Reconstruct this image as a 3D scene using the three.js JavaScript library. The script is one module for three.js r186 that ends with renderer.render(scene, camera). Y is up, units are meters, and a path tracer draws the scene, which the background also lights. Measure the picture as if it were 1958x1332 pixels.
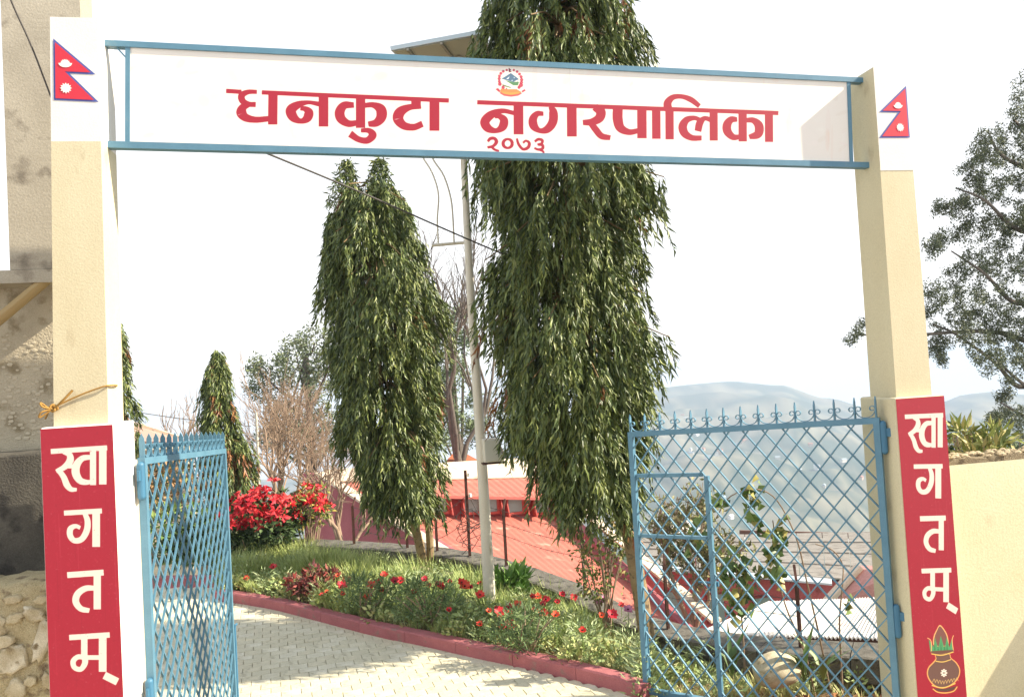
import * as THREE from 'three';
import { mergeGeometries, mergeVertices } from 'three/addons/utils/BufferGeometryUtils.js';
import { RoundedBoxGeometry } from 'three/addons/geometries/RoundedBoxGeometry.js';
import { ImprovedNoise } from 'three/addons/math/ImprovedNoise.js';

// ------------------------------------------------------------------ camera, sky, sun, exposure
const EYE = 2.35, FOCAL = 1486, PW = 1958, PH = 1332;
const scene = new THREE.Scene();
const camera = new THREE.PerspectiveCamera(2 * Math.atan(PH / 2 / FOCAL) * 180 / Math.PI, PW / PH, 0.1, 6000);
camera.position.set(0, EYE, 0);
camera.rotation.set(0.0335, -0.1836, -0.0573, 'YXZ');
camera.updateMatrixWorld(true);
const renderer = new THREE.WebGLRenderer({ antialias: true });
renderer.setSize(1024, 696);
renderer.toneMapping = THREE.LinearToneMapping;
renderer.toneMappingExposure = 2.05;
renderer.shadowMap.enabled = true;

const sunDir = new THREE.Vector3(0.79, 0.59, 0.2).normalize();
{
  const w = 128, h = 64, data = new Float32Array(w * h * 4);
  for (let j = 0; j < h; j++) for (let i = 0; i < w; i++) {
    const el = ((j + 0.5) / h - 0.5) * Math.PI, t = Math.max(0, Math.sin(el));
    const k = Math.pow(t, 1.4), o = (j * w + i) * 4;           // milky haze at the horizon, paler blue overhead
    data[o] = 0.69 - 0.36 * k; data[o + 1] = 0.7 - 0.32 * k; data[o + 2] = 0.71 - 0.24 * k; data[o + 3] = 1;
  }
  const sky = new THREE.DataTexture(data, w, h, THREE.RGBAFormat, THREE.FloatType);
  sky.mapping = THREE.EquirectangularReflectionMapping; sky.magFilter = THREE.LinearFilter; sky.needsUpdate = true;
  scene.background = sky; scene.environment = sky;
}
const sun = new THREE.DirectionalLight(0xfff2dc, 5);
sun.position.copy(sunDir).multiplyScalar(60).add(new THREE.Vector3(1, 0, -8));
sun.target.position.set(1, 0, -8);
sun.castShadow = true; sun.shadow.mapSize.set(4096, 4096); sun.shadow.radius = 1.2;
Object.assign(sun.shadow.camera, { left: -30, right: 30, top: 30, bottom: -30, near: 1, far: 140 });
sun.shadow.camera.updateProjectionMatrix();
scene.add(sun, sun.target);
scene.fog = new THREE.FogExp2(0xd0e4fb, 0.0006);

// ------------------------------------------------------------------ helpers
const V = (x, y, z) => new THREE.Vector3(x, y, z);
function rng(seed) { let a = seed >>> 0; return () => { a = (a + 0x6d2b79f5) | 0; let t = Math.imul(a ^ (a >>> 15), 1 | a); t = (t + Math.imul(t ^ (t >>> 7), 61 | t)) ^ t; return ((t ^ (t >>> 14)) >>> 0) / 4294967296; }; }
const noise = new ImprovedNoise();
const fbm = (x, y, z = 0, o = 4) => { let s = 0, a = 0.5, f = 1; for (let i = 0; i < o; i++) { s += a * noise.noise(x * f, y * f, z * f + i * 7.3); a *= 0.5; f *= 2.03; } return s; };
// survey of the site: a bearing from the camera station turned into a point at a known distance or on a known plane
function bearing(px, py) { return V((px - PW / 2) / FOCAL, -(py - PH / 2) / FOCAL, -1).applyQuaternion(camera.quaternion); }
const at = (px, py, d) => bearing(px, py).multiplyScalar(d).add(camera.position);
const onZ = (px, py, z) => { const b = bearing(px, py); return b.multiplyScalar((z - camera.position.z) / b.z).add(camera.position); };
const onY = (px, py, y) => { const b = bearing(px, py); return b.multiplyScalar((y - camera.position.y) / b.y).add(camera.position); };
const toPx = (p) => { const q = p.clone().sub(camera.position).applyQuaternion(camera.quaternion.clone().invert()); return [PW / 2 + FOCAL * q.x / -q.z, PH / 2 - FOCAL * q.y / -q.z, -q.z]; };

const used = new Map();
function numbered(name) { const n = used.get(name) ?? 0; used.set(name, n + 1); return n ? name + '_' + String(n).padStart(3, '0') : name; }
function thing(name, label, category, pos, group) {
  const o = new THREE.Group(); o.name = numbered(name); o.userData = { label, category };
  if (group) o.userData.group = group;
  if (pos) o.position.copy(pos);
  scene.add(o); return o;
}
function part(name, geo, mat, parent, stuff) {
  const m = new THREE.Mesh(geo, mat); m.name = name; if (stuff) m.userData.kind = 'stuff';
  parent.add(m); return m;
}
function solo(name, geo, mat, label, category, group, kind) {
  const m = new THREE.Mesh(geo, mat); m.name = numbered(name); m.userData = { label, category };
  if (group) m.userData.group = group; if (kind) m.userData.kind = kind;
  scene.add(m); return m;
}
function structure(name, geo, mat, label, category) {
  const m = new THREE.Mesh(geo, mat); m.name = numbered(name); m.userData = { kind: 'structure', label, category };
  scene.add(m); return m;
}
// uv in metres from the face each triangle looks along
function metric(geo, s = 1) {
  const g = geo.index ? geo.toNonIndexed() : geo, p = g.attributes.position, uv = new Float32Array(p.count * 2);
  const a = V(), b = V(), c = V(), n = V(); if (!g.attributes.normal) g.computeVertexNormals();
  for (let i = 0; i < p.count; i += 3) {
    a.fromBufferAttribute(p, i); b.fromBufferAttribute(p, i + 1); c.fromBufferAttribute(p, i + 2);
    n.copy(b).sub(a).cross(c.clone().sub(a)); const x = Math.abs(n.x), y = Math.abs(n.y), z = Math.abs(n.z);
    [a, b, c].forEach((v, k) => {
      const q = x >= y && x >= z ? [v.z, v.y] : y >= z ? [v.x, v.z] : [v.x, v.y];
      uv[(i + k) * 2] = q[0] * s; uv[(i + k) * 2 + 1] = q[1] * s;
    });
  }
  g.setAttribute('uv', new THREE.BufferAttribute(uv, 2)); return g;
}
const box = (w, h, d, x = 0, y = 0, z = 0) => { const g = new THREE.BoxGeometry(w, h, d); g.translate(x, y, z); return metric(g); };
const rbox = (w, h, d, r, x = 0, y = 0, z = 0) => { const g = new RoundedBoxGeometry(w, h, d, 2, r); g.translate(x, y, z); return metric(g); };
// hexahedron from 4 front points (bl, br, tr, tl) and 4 back points
function hexa(f, b) {
  const P = [...f, ...b], q = (i, j, k, l) => [i, j, k, i, k, l], idx = [...q(0, 1, 2, 3), ...q(5, 4, 7, 6), ...q(1, 5, 6, 2), ...q(4, 0, 3, 7), ...q(3, 2, 6, 7), ...q(4, 5, 1, 0)];
  const g = new THREE.BufferGeometry(); g.setAttribute('position', new THREE.Float32BufferAttribute(idx.flatMap((i) => P[i].toArray()), 3)); g.computeVertexNormals(); return metric(g);
}
// slab given by a 3-D quad (or polygon fan) and a thickness vector
function slab(pts, thick) {
  const n = pts.length, P = [...pts, ...pts.map((p) => p.clone().add(thick))], idx = [];
  for (let i = 1; i < n - 1; i++) { idx.push(0, i, i + 1); idx.push(n, n + i + 1, n + i); }
  for (let i = 0; i < n; i++) { const j = (i + 1) % n; idx.push(i, n + i, n + j, i, n + j, j); }
  const g = new THREE.BufferGeometry(); g.setAttribute('position', new THREE.Float32BufferAttribute(idx.flatMap((i) => P[i].toArray()), 3)); g.computeVertexNormals(); return metric(g);
}
function bar(a, b, w, d, up = V(0, 1, 0)) {           // square bar from a to b
  const len = a.distanceTo(b), g = new THREE.BoxGeometry(w, d, len), m = new THREE.Matrix4().lookAt(a, b, up); m.setPosition(a.clone().add(b).multiplyScalar(0.5));
  g.applyMatrix4(m); return metric(g);
}
function tube(pts, r, seg = 0, rad = 6) { const c = new THREE.CatmullRomCurve3(pts); return new THREE.TubeGeometry(c, seg || pts.length * 6, r, rad, false); }
function taper(a, b, r0, r1, n = 6) {                  // tapered round limb
  const g = new THREE.CylinderGeometry(r1, r0, a.distanceTo(b), n, 1, false); g.applyQuaternion(new THREE.Quaternion().setFromUnitVectors(V(0, 1, 0), b.clone().sub(a).normalize()));
  g.translate((a.x + b.x) / 2, (a.y + b.y) / 2, (a.z + b.z) / 2); return g;
}
function limb(pts, r0, r1, n = 7) {                    // tapered tube through points
  const c = new THREE.CatmullRomCurve3(pts), seg = pts.length * 5, g = new THREE.TubeGeometry(c, seg, 1, n, false), p = g.attributes.position;
  for (let i = 0; i <= seg; i++) { const q = c.getPointAt(i / seg), r = r0 + (r1 - r0) * i / seg; for (let j = 0; j <= n; j++) { const k = i * (n + 1) + j, v = V().fromBufferAttribute(p, k).sub(q).multiplyScalar(r).add(q); p.setXYZ(k, v.x, v.y, v.z); } }
  g.computeVertexNormals(); return g;
}
const plain = (g) => { const o = g.index ? g.toNonIndexed() : g.clone(); for (const k of Object.keys(o.attributes)) if (!['position', 'normal'].includes(k)) o.deleteAttribute(k); return o; };
const join = (list) => mergeGeometries(list.map(plain));
const joinUv = (list) => mergeGeometries(list.map((g) => (g.index ? g.toNonIndexed() : g)));

// ------------------------------------------------------------------ materials
const hex = (h) => new THREE.Color(h);
function grain(size, fn, srgb = true) {                // tileable-enough noise print
  const d = new Uint8Array(size * size * 4);
  for (let j = 0; j < size; j++) for (let i = 0; i < size; i++) { const c = fn(i / size, j / size), o = (j * size + i) * 4; d[o] = c[0]; d[o + 1] = c[1]; d[o + 2] = c[2]; d[o + 3] = 255; }
  const t = new THREE.DataTexture(d, size, size); t.wrapS = t.wrapT = THREE.MirroredRepeatWrapping; t.magFilter = THREE.LinearFilter; t.minFilter = THREE.LinearFilter; if (srgb) t.colorSpace = THREE.SRGBColorSpace; t.needsUpdate = true; return t;
}
const mixc = (a, b, t) => { t = Math.min(1, Math.max(0, t)); return [0, 1, 2].map((i) => a[i] + (b[i] - a[i]) * t); };
const rgb = (h) => [(h >> 16) & 255, (h >> 8) & 255, h & 255];
function weathered(base, second, dirt, { f = 6, amt = 0.5, dirtAt = 0.18, fine = 10, size = 512, rep = 0.5, rough = 0.9, bump = 0.004, streak = 1, seed = 0 } = {}) {
  const A = rgb(base), B = rgb(second), D = rgb(dirt), r = rng(99 + seed);
  const t = grain(size, (u, v) => {
    let n = fbm(u * f, v * f * streak, 3 + seed, 5), c = mixc(A, B, 0.5 + n * amt * 2.4);
    const m = fbm(u * f * 1.7 + 9, v * f * 1.7 * streak, 11 + seed, 5); c = mixc(c, D, Math.max(0, m - dirtAt) * 4);
    const k = (r() - 0.5) * fine * 2; return c.map((x) => Math.max(0, Math.min(255, x + k)));
  });
  t.repeat.set(rep, rep);
  const bt = grain(256, (u, v) => { const n = 128 + 110 * fbm(u * 26, v * 26, seed + 5, 4) + (r() - 0.5) * 40; return [n, n, n].map((x) => Math.max(0, Math.min(255, x))); }, false);
  bt.repeat.set(rep * 5, rep * 5);
  return new THREE.MeshStandardMaterial({ map: t, roughness: rough, bumpMap: bt, bumpScale: bump });
}
const std = (c, rough = 0.8, extra = {}) => new THREE.MeshStandardMaterial({ color: hex(c), roughness: rough, ...extra });
const M = {
  cream: weathered(0xd2c9aa, 0xcabf9e, 0xb0a282, { f: 5, streak: 0.35, dirtAt: 0.34, rep: 0.8, bump: 0.0012 }),
  creamWall: weathered(0xe2dab8, 0xdad0a8, 0xbdb08c, { f: 4, dirtAt: 0.3, rep: 0.5, bump: 0.0015, seed: 4 }),
  white: weathered(0xe9e6df, 0xe2ddd4, 0xcfc6b4, { f: 4, dirtAt: 0.3, fine: 5, rep: 0.8, bump: 0.0008, seed: 2 }),
  grey: weathered(0xb4ac9a, 0xa29a89, 0x7d7567, { f: 6, dirtAt: 0.16, rep: 0.6, bump: 0.002, seed: 6 }),
  greyLow: weathered(0xbeb49c, 0xa89e88, 0x85795f, { f: 7, dirtAt: 0.1, rep: 0.7, bump: 0.007, seed: 8 }),
  black: weathered(0x5c584e, 0x3f3c36, 0x282623, { f: 5, dirtAt: 0.08, rep: 0.7, bump: 0.008, seed: 9, amt: 0.7 }),
  mortar: weathered(0xa8997c, 0x8b7a5d, 0x65563f, { f: 11, dirtAt: 0.08, rep: 0.9, bump: 0.03, seed: 12, fine: 22 }),
  coping: weathered(0x77736a, 0x5c584f, 0x3a3833, { f: 9, dirtAt: 0.05, rep: 0.7, bump: 0.012, seed: 14, fine: 18 }),
  blue: weathered(0x5c879d, 0x517b91, 0x708691, { f: 7, dirtAt: 0.3, rep: 1.2, rough: 0.45, bump: 0.0006, fine: 6, seed: 16 }),
  kerb: weathered(0xae686a, 0x9e5c5e, 0x8e6e66, { f: 8, dirtAt: 0.16, rep: 0.9, bump: 0.006, seed: 18, fine: 14 }),
  soil: weathered(0x8a6c4a, 0x74593b, 0x57452e, { f: 14, dirtAt: 0.05, rep: 0.5, bump: 0.03, seed: 20, fine: 26 }),
  bark: weathered(0xa08a68, 0x8a7352, 0x5f5140, { f: 8, dirtAt: 0.1, rep: 1.5, bump: 0.006, seed: 22, fine: 20 }),
  pinkWall: weathered(0xb0646a, 0xa45a60, 0x8c4e52, { f: 6, dirtAt: 0.2, rep: 0.2, bump: 0.004, seed: 24, fine: 8 }),
  redRoof: weathered(0xb86a5a, 0xac6052, 0xc49482, { f: 5, dirtAt: 0.2, rep: 0.2, bump: 0.003, rough: 0.7, seed: 26, fine: 10, streak: 2 }),
  slate: weathered(0x87837d, 0x77726b, 0x5b5650, { f: 8, dirtAt: 0.1, rep: 0.2, bump: 0.01, seed: 28, fine: 16, streak: 3 }),
  tin: weathered(0xc9c6c2, 0xbcb6ae, 0xa87d5c, { f: 4, dirtAt: 0.26, rep: 0.3, bump: 0.001, rough: 0.5, seed: 30, fine: 6 }),
  rust: weathered(0x5a3a30, 0x4a2f28, 0x33231f, { f: 8, rep: 2, seed: 32 }),
  poleWhite: weathered(0xd9d3c4, 0xcbc3b0, 0xa89676, { f: 5, streak: 0.3, dirtAt: 0.22, rep: 1, rough: 0.5, bump: 0.001, seed: 34 }),
};
M.rubble = [0xd8ccae, 0xcabd9c, 0xe2dac4].map((c, i) => weathered(c, 0xa89773, 0x7a6a4e, { f: 7, dirtAt: 0.15, rep: 1.4, bump: 0.004, seed: 40 + i, size: 256, fine: 16 }));
M.paver = [0xd9d2b8, 0xcfc8ad, 0xded8c2, 0xd5ccb0].map((c, i) => weathered(c, 0xc6bfa4, 0xaaa287, { f: 6, dirtAt: 0.18, rep: 1.3, bump: 0.004, seed: 50 + i, size: 256, fine: 14 }));
M.paleMortar = weathered(0xc6b892, 0xae9e78, 0x86755a, { f: 11, dirtAt: 0.1, rep: 0.9, bump: 0.012, seed: 13, fine: 24 });
M.darkBlue = std(0x3d6f8c, 0.5);
M.brownTrim = std(0x6a4b40, 0.8);
M.creamTrim = weathered(0xe3d3bd, 0xd8c5ac, 0xb59a80, { f: 4, rep: 0.3, seed: 60, size: 256 });
M.glass = new THREE.MeshStandardMaterial({ color: hex(0x8fa29a), roughness: 0.25, metalness: 0.1 });
M.wire = std(0x4a4744, 0.6);
M.rope = std(0xa07a3c, 0.95);
const leafMat = (rough = 0.5) => new THREE.MeshPhysicalMaterial({ vertexColors: true, roughness: rough, side: THREE.DoubleSide });

// ------------------------------------------------------------------ brush lettering and printed panels
function homography(src, dst) {
  const A = [];
  src.forEach(([x, y], i) => { const [u, v] = dst[i]; A.push([x, y, 1, 0, 0, 0, -u * x, -u * y, u], [0, 0, 0, x, y, 1, -v * x, -v * y, v]); });
  for (let c = 0; c < 8; c++) { let p = c; for (let r = c + 1; r < 8; r++) if (Math.abs(A[r][c]) > Math.abs(A[p][c])) p = r; [A[c], A[p]] = [A[p], A[c]]; for (let r = 0; r < 8; r++) if (r !== c) { const k = A[r][c] / A[c][c]; for (let j = c; j < 9; j++) A[r][j] -= k * A[c][j]; } }
  const h = A.map((r, i) => r[8] / r[i]);
  return (x, y) => { const w = h[6] * x + h[7] * y + 1; return [(h[0] * x + h[1] * y + h[2]) / w, (h[3] * x + h[4] * y + h[5]) / w]; };
}
function fillPoly(ctx, pts) { ctx.beginPath(); pts.forEach((p, i) => (i ? ctx.lineTo(p[0], p[1]) : ctx.moveTo(p[0], p[1]))); ctx.closePath(); ctx.fill(); }
function brush(ctx, map, pts) {                        // stroke of varying width through [x, y, w]
  const c = new THREE.CatmullRomCurve3(pts.map((p) => V(p[0], p[1], p[2])), false, 'centripetal'), n = pts.length * 10, L = [], R = [];
  for (let i = 0; i <= n; i++) {
    const p = c.getPoint(i / n), t = c.getTangent(i / n), l = Math.hypot(t.x, t.y) || 1, w = p.z / 2;
    L.push(map(p.x - t.y / l * w, p.y + t.x / l * w)); R.push(map(p.x + t.y / l * w, p.y - t.x / l * w));
  }
  ctx.lineWidth = 1; ctx.strokeStyle = ctx.fillStyle; for (let i = 0; i < n; i++) { fillPoly(ctx, [L[i], L[i + 1], R[i + 1], R[i]]); ctx.stroke(); }
  ctx.lineWidth = 0.8; ctx.strokeStyle = ctx.fillStyle; ctx.beginPath(); L.forEach((p, i) => (i ? ctx.lineTo(...p) : ctx.moveTo(...p))); R.reverse().forEach((p) => ctx.lineTo(...p)); ctx.closePath(); ctx.stroke();
}
const stem = (ctx, map, x0, x1, y0, y1, lean = 0) => fillPoly(ctx, [map(x0, y0), map(x1, y0), map(x1 + lean, y1), map(x0 + lean, y1)]);
function canvas(w, h) { const c = document.createElement('canvas'); c.width = w; c.height = h; return [c, c.getContext('2d')]; }
function printMat(c, rough = 0.55, extra = {}) { const t = new THREE.CanvasTexture(c); t.colorSpace = THREE.SRGBColorSpace; t.magFilter = THREE.LinearFilter; t.minFilter = THREE.LinearFilter; return new THREE.MeshStandardMaterial({ map: t, roughness: rough, ...extra }); }
function quad(tl, tr, br, bl) {
  const g = new THREE.BufferGeometry();
  g.setAttribute('position', new THREE.Float32BufferAttribute([tl, bl, br, tl, br, tr].flatMap((p) => p.toArray()), 3));
  g.setAttribute('uv', new THREE.Float32BufferAttribute([0, 1, 0, 0, 1, 0, 0, 1, 1, 0, 1, 1], 2)); g.computeVertexNormals(); return g;
}
function speckle(ctx, w, h, n, colors, seed, max = 3) { const r = rng(seed); for (let i = 0; i < n; i++) { ctx.fillStyle = colors[Math.floor(r() * colors.length)]; ctx.globalAlpha = 0.05 + r() * 0.2; ctx.beginPath(); ctx.ellipse(r() * w, r() * h, 0.5 + r() * max, 0.5 + r() * max * 2, r() * 3, 0, 7); ctx.fill(); } ctx.globalAlpha = 1; }

// ------------------------------------------------------------------ gate pillars
const GZ = -4.035, PWID = 0.33;                        // front of the plinths, their width
function plinthLetters(ctx, map) {                     // four stacked letters, white paint
  const b = (p) => brush(ctx, map, p);
  b([[233, 200, 22], [492, 183, 22]]); stem(ctx, map, 455, 490, 188, 352); stem(ctx, map, 413, 442, 192, 355);
  b([[415, 226, 20], [378, 232, 26], [352, 262, 34], [348, 300, 36], [368, 334, 30], [400, 342, 22], [420, 338, 14]]);
  b([[292, 200, 22], [318, 214, 26], [322, 240, 32], [298, 270, 26], [258, 292, 18]]); b([[268, 285, 22], [292, 318, 26], [308, 356, 28], [326, 374, 22], [352, 376, 14]]); b([[300, 268, 18], [350, 268, 18]]);
  b([[294, 484, 22], [468, 474, 22]]); stem(ctx, map, 424, 460, 480, 640);
  b([[388, 482, 20], [402, 520, 26], [398, 566, 28], [372, 606, 26], [340, 610, 24], [322, 588, 26], [324, 556, 26], [348, 544, 18], [368, 552, 16]]);
  b([[309, 770, 26], [476, 758, 26]]); stem(ctx, map, 430, 464, 764, 928);
  b([[440, 830, 20], [392, 832, 26], [356, 858, 30], [348, 892, 30], [370, 924, 26], [410, 934, 20]]);
  b([[318, 1058, 24], [504, 1046, 24]]); stem(ctx, map, 454, 490, 1050, 1216); stem(ctx, map, 372, 402, 1056, 1150);
  b([[402, 1150, 20], [458, 1150, 20]]); b([[388, 1140, 28], [390, 1176, 26], [370, 1204, 22], [342, 1196, 22], [336, 1168, 24], [356, 1148, 22], [384, 1148, 22]]);
  b([[480, 1232, 34], [540, 1262, 34]]);
}
function kalash(ctx, map) {                            // painted water pot with leaves and coconut (measured in photo detail px /8.225 + offset)
  const m = (x, y) => map(1740 + x / 8.225, 1170 + y / 8.225), poly = (pts, col) => { ctx.fillStyle = col; const c = new THREE.CatmullRomCurve3(pts.map((p) => V(p[0], p[1], 0)), true, 'centripetal'); fillPoly(ctx, c.getPoints(80).map((p) => m(p.x, p.y))); };
  poly([[475, 200], [560, 290], [605, 400], [600, 520], [380, 520], [375, 390], [420, 280]], '#e8b070'); poly([[475, 222], [545, 300], [588, 400], [585, 510], [395, 510], [392, 395], [430, 295]], '#7d5048');
  ctx.fillStyle = '#4d9a63';
  for (const [x0, xt, x1, yt] of [[310, 300, 420, 420], [350, 400, 460, 400], [430, 490, 560, 370], [530, 585, 640, 385], [590, 670, 690, 400]]) fillPoly(ctx, [m(x0 + 15, 620), m(xt, yt), m(x1, 620)]);
  ctx.fillStyle = '#3b8050'; for (const [x, y] of [[395, 480], [495, 440], [590, 470], [450, 500], [550, 500]]) fillPoly(ctx, [m(x - 14, 600), m(x, y), m(x + 14, 600)]);
  ctx.fillStyle = '#e8b070'; brush(ctx, m, [[280, 405, 10], [330, 440, 10], [345, 655, 10]]); brush(ctx, m, [[690, 365, 10], [670, 430, 10], [690, 610, 10]]);
  ctx.fillStyle = '#6d4a3e'; fillPoly(ctx, [m(340, 612), m(690, 590), m(690, 630), m(510, 672), m(340, 650)]);
  poly([[400, 680], [635, 660], [650, 710], [740, 790], [795, 900], [780, 1010], [700, 1120], [560, 1190], [420, 1180], [320, 1090], [272, 980], [290, 870], [380, 770], [410, 725]], '#e8a860');
  poly([[412, 680], [625, 665], [640, 720], [725, 800], [778, 900], [764, 1005], [690, 1105], [560, 1172], [425, 1162], [335, 1080], [290, 975], [306, 880], [392, 785], [422, 730]], '#6f5046');
  ctx.fillStyle = '#e8c060'; brush(ctx, m, [[345, 655, 12], [500, 676, 12], [690, 625, 12]]); brush(ctx, m, [[410, 770, 10], [520, 782, 10], [650, 745, 10]]); brush(ctx, m, [[350, 1150, 14], [520, 1190, 14], [720, 1120, 14]]); brush(ctx, m, [[365, 1205, 12], [440, 1255, 12], [580, 1268, 12], [700, 1235, 12], [750, 1170, 12]]);
  ctx.fillStyle = '#5c4238'; fillPoly(ctx, [m(375, 1200), m(450, 1242), m(580, 1252), m(690, 1222), m(740, 1160), m(560, 1205), m(450, 1200)]);
  ctx.fillStyle = '#f4ead8'; for (let k = 0; k < 8; k++) { const a = k * Math.PI / 4; brush(ctx, m, [[540 + 14 * Math.cos(a), 955 + 16 * Math.sin(a), 12], [540 + 50 * Math.cos(a), 955 + 60 * Math.sin(a), 22]]); }
  ctx.fillStyle = '#cfa868'; for (let k = 0; k < 9; k++) brush(ctx, m, [[360 + k * 45, 1130 - Math.abs(k - 3) * 10, 5], [385 + k * 45, 1080 - Math.abs(k - 3) * 10, 5], [405 + k * 45, 1130 - Math.abs(k - 3) * 10, 5]]);
}
function flagMeshes(parent, pts, moon, sunP, zf, r) {     // double-pennant flag painted on the shaft, three coats of paint
  const world = pts.map(([x, y]) => onZ(x, y, zf)), cx = world.reduce((s, p) => s + p.x, 0) / 5, cy = world.reduce((s, p) => s + p.y, 0) / 5;
  const flat = (list, z) => { const g = new THREE.ShapeGeometry(new THREE.Shape(list.map((p) => new THREE.Vector2(p.x, p.y)))); g.translate(0, 0, z); return g; };
  part('flag_border', flat(world, zf + 0.002), std(0x4a5aa0, 0.7), parent);
  // inset outline
  const n = world.length, inset = []; const area = world.reduce((s, p, i) => { const q = world[(i + 1) % n]; return s + p.x * q.y - q.x * p.y; }, 0), sg = Math.sign(area), k = 0.0085;
  for (let i = 0; i < n; i++) {
    const p = world[i], a = world[(i + n - 1) % n], b = world[(i + 1) % n], e1 = V(p.x - a.x, p.y - a.y, 0).normalize(), e2 = V(b.x - p.x, b.y - p.y, 0).normalize();
    const n1 = V(-e1.y, e1.x, 0).multiplyScalar(sg), n2 = V(-e2.y, e2.x, 0).multiplyScalar(sg), bi = n1.clone().add(n2).normalize(), len = k / Math.max(0.25, bi.dot(n1)); inset.push(V(p.x + bi.x * len, p.y + bi.y * len, 0));
  }
  part('flag_field', flat(inset, zf + 0.004), std(0xc92a3e, 0.7), parent);
  const star = (c, R, rr, m, half) => { const s = []; for (let i = 0; i < m * 2; i++) { const a = i * Math.PI / m, q = i % 2 ? rr : R; s.push(new THREE.Vector2(c.x + Math.cos(a) * q, c.y + Math.sin(a) * q * (half && Math.sin(a) < 0 ? 0.9 : 1))); } return s; };
  const c1 = onZ(...moon, zf), c2 = onZ(...sunP, zf), sh = (list) => { const g = new THREE.ShapeGeometry(new THREE.Shape(list)); g.translate(0, 0, zf + 0.006); return g; };
  part('flag_sun', sh(star(c2, r, r * 0.66, 12)), std(0xf2efe6, 0.7), parent);
  const cres = []; for (let i = 0; i <= 16; i++) { const a = Math.PI + i * Math.PI / 16; cres.push(new THREE.Vector2(c1.x + Math.cos(a) * r * 1.1, c1.y + Math.sin(a) * r * 0.75)); }
  for (let i = 0; i <= 16; i++) { const a = i * Math.PI / 16; cres.push(new THREE.Vector2(c1.x + Math.cos(a) * r * (i % 2 ? 0.85 : 0.62), c1.y + Math.sin(a) * r * (i % 2 ? 0.75 : 0.5))); }
  part('flag_moon', sh(cres), std(0xf2efe6, 0.7), parent);
}
function gatePillar(side) {
  const L = side === 'l', x0 = L ? -1.548 : 2.984, top = L ? 2.226 : 2.0875, bottom = -0.4;
  const t = thing('gate_pillar', L ? 'cream gate pillar on a red lettered plinth with a rope tied round it' : 'cream gate pillar on a red lettered plinth with a painted water pot', 'pillar', null, 'pillars of the gateway');
  part('plinth', rbox(PWID, top - bottom, PWID, 0.014, x0 + PWID / 2, (top + bottom) / 2, GZ - PWID / 2), L ? M.white : M.cream, t);
  // red painted front with white letters
  const e = 0.006, tl = V(x0 + e, top - e, GZ + 0.002), tr = V(x0 + PWID - e, top - e, GZ + 0.002), br = V(x0 + PWID - e, bottom, GZ + 0.002), bl = V(x0 + e, bottom, GZ + 0.002);
  const H = 2048, W = Math.round(H * PWID / (top - bottom)), [c, ctx] = canvas(W, H);
  ctx.fillStyle = '#a01b30'; ctx.fillRect(0, 0, W, H); speckle(ctx, W, H, 3000, ['#9c192c', '#b82a3e', '#c03a4c', '#881626'], L ? 5 : 6, 4); speckle(ctx, W, H, 160, ['#e8c8b8', '#7a1420'], L ? 7 : 8, 2); { const q = rng(L ? 61 : 62); for (let i = 0; i < 60; i++) { ctx.globalAlpha = 0.1 + 0.15 * q(); ctx.fillStyle = q() < 0.5 ? '#7e1424' : '#c24a58'; ctx.fillRect(q() * W, q() * H, 1 + q() * 3, 40 + q() * 260); } ctx.globalAlpha = 1; }
  const hm = homography([tl, tr, br, bl].map((p) => toPx(p)), [[0, 0], [W, 0], [W, H], [0, H]]);
  ctx.fillStyle = '#e4d8ca';
  if (L) plinthLetters(ctx, (x, y) => hm(x / 2.413, 780 + y / 2.413));
  else {
    // the same sign-writer's letters, smaller, each at its own place on this face
    const rows = [[182, 376, 233, 492, 790, 861, 1731, 1804], [474, 640, 294, 468, 888, 950, 1748, 1803], [758, 944, 309, 476, 987, 1055, 1760, 1809], [1046, 1280, 318, 545, 1087, 1172, 1763, 1832]];
    plinthLetters(ctx, (x, y) => { let i = y < 430 ? 0 : y < 710 ? 1 : y < 1000 ? 2 : 3; const [a, b, xa, xb, py0, py1, qx0, qx1] = rows[i], v = (y - a) / (b - a); return hm(qx0 + (x - xa) / (xb - xa) * (qx1 - qx0) - (i < 3 ? 0 : 0), py0 + v * (py1 - py0) + (x - xa) / (xb - xa) * 3); });
    kalash(ctx, hm);
  }
  speckle(ctx, W, H, 900, ['#a01b30', '#c8b8a8'], 15, 2);
  part('painted_face', quad(tl, tr, br, bl), printMat(c, 0.6), t);
  // shaft, tapering
  const zf = GZ - 0.045, zb = zf - 0.24, f = L ? { tl: [94.6, 30], tr: [186, 36], bl: [102, 812], br: [206.5, 812] } : { tl: [1670, 128], tr: [1731, 130], bl: [1714.5, 758], br: [1782.8, 758] };
  const TL = onZ(...f.tl, zf), TR = onZ(...f.tr, zf), BL = onZ(...f.bl, zf), BR = onZ(...f.br, zf), yT = (TL.y + TR.y) / 2, split = L ? onZ(100, 270, zf).y : onZ(1688, 326, zf).y;
  const xl = (y) => BL.x + (TL.x - BL.x) * (y - BL.y) / (yT - BL.y), xr = (y) => BR.x + (TR.x - BR.x) * (y - BL.y) / (yT - BL.y), base = top - 0.01;
  const ring = (y, z) => [V(xl(y), y, z), V(xr(y), y, z)], seg = (y0, y1) => { const [a, b] = ring(y0, zf), [d, e2] = ring(y1, zf), [a2, b2] = ring(y0, zb), [d2, e3] = ring(y1, zb); return hexa([a, b, e2, d], [a2, b2, e3, d2]); };
  const ytop = L ? yT : TL.y;
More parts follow.
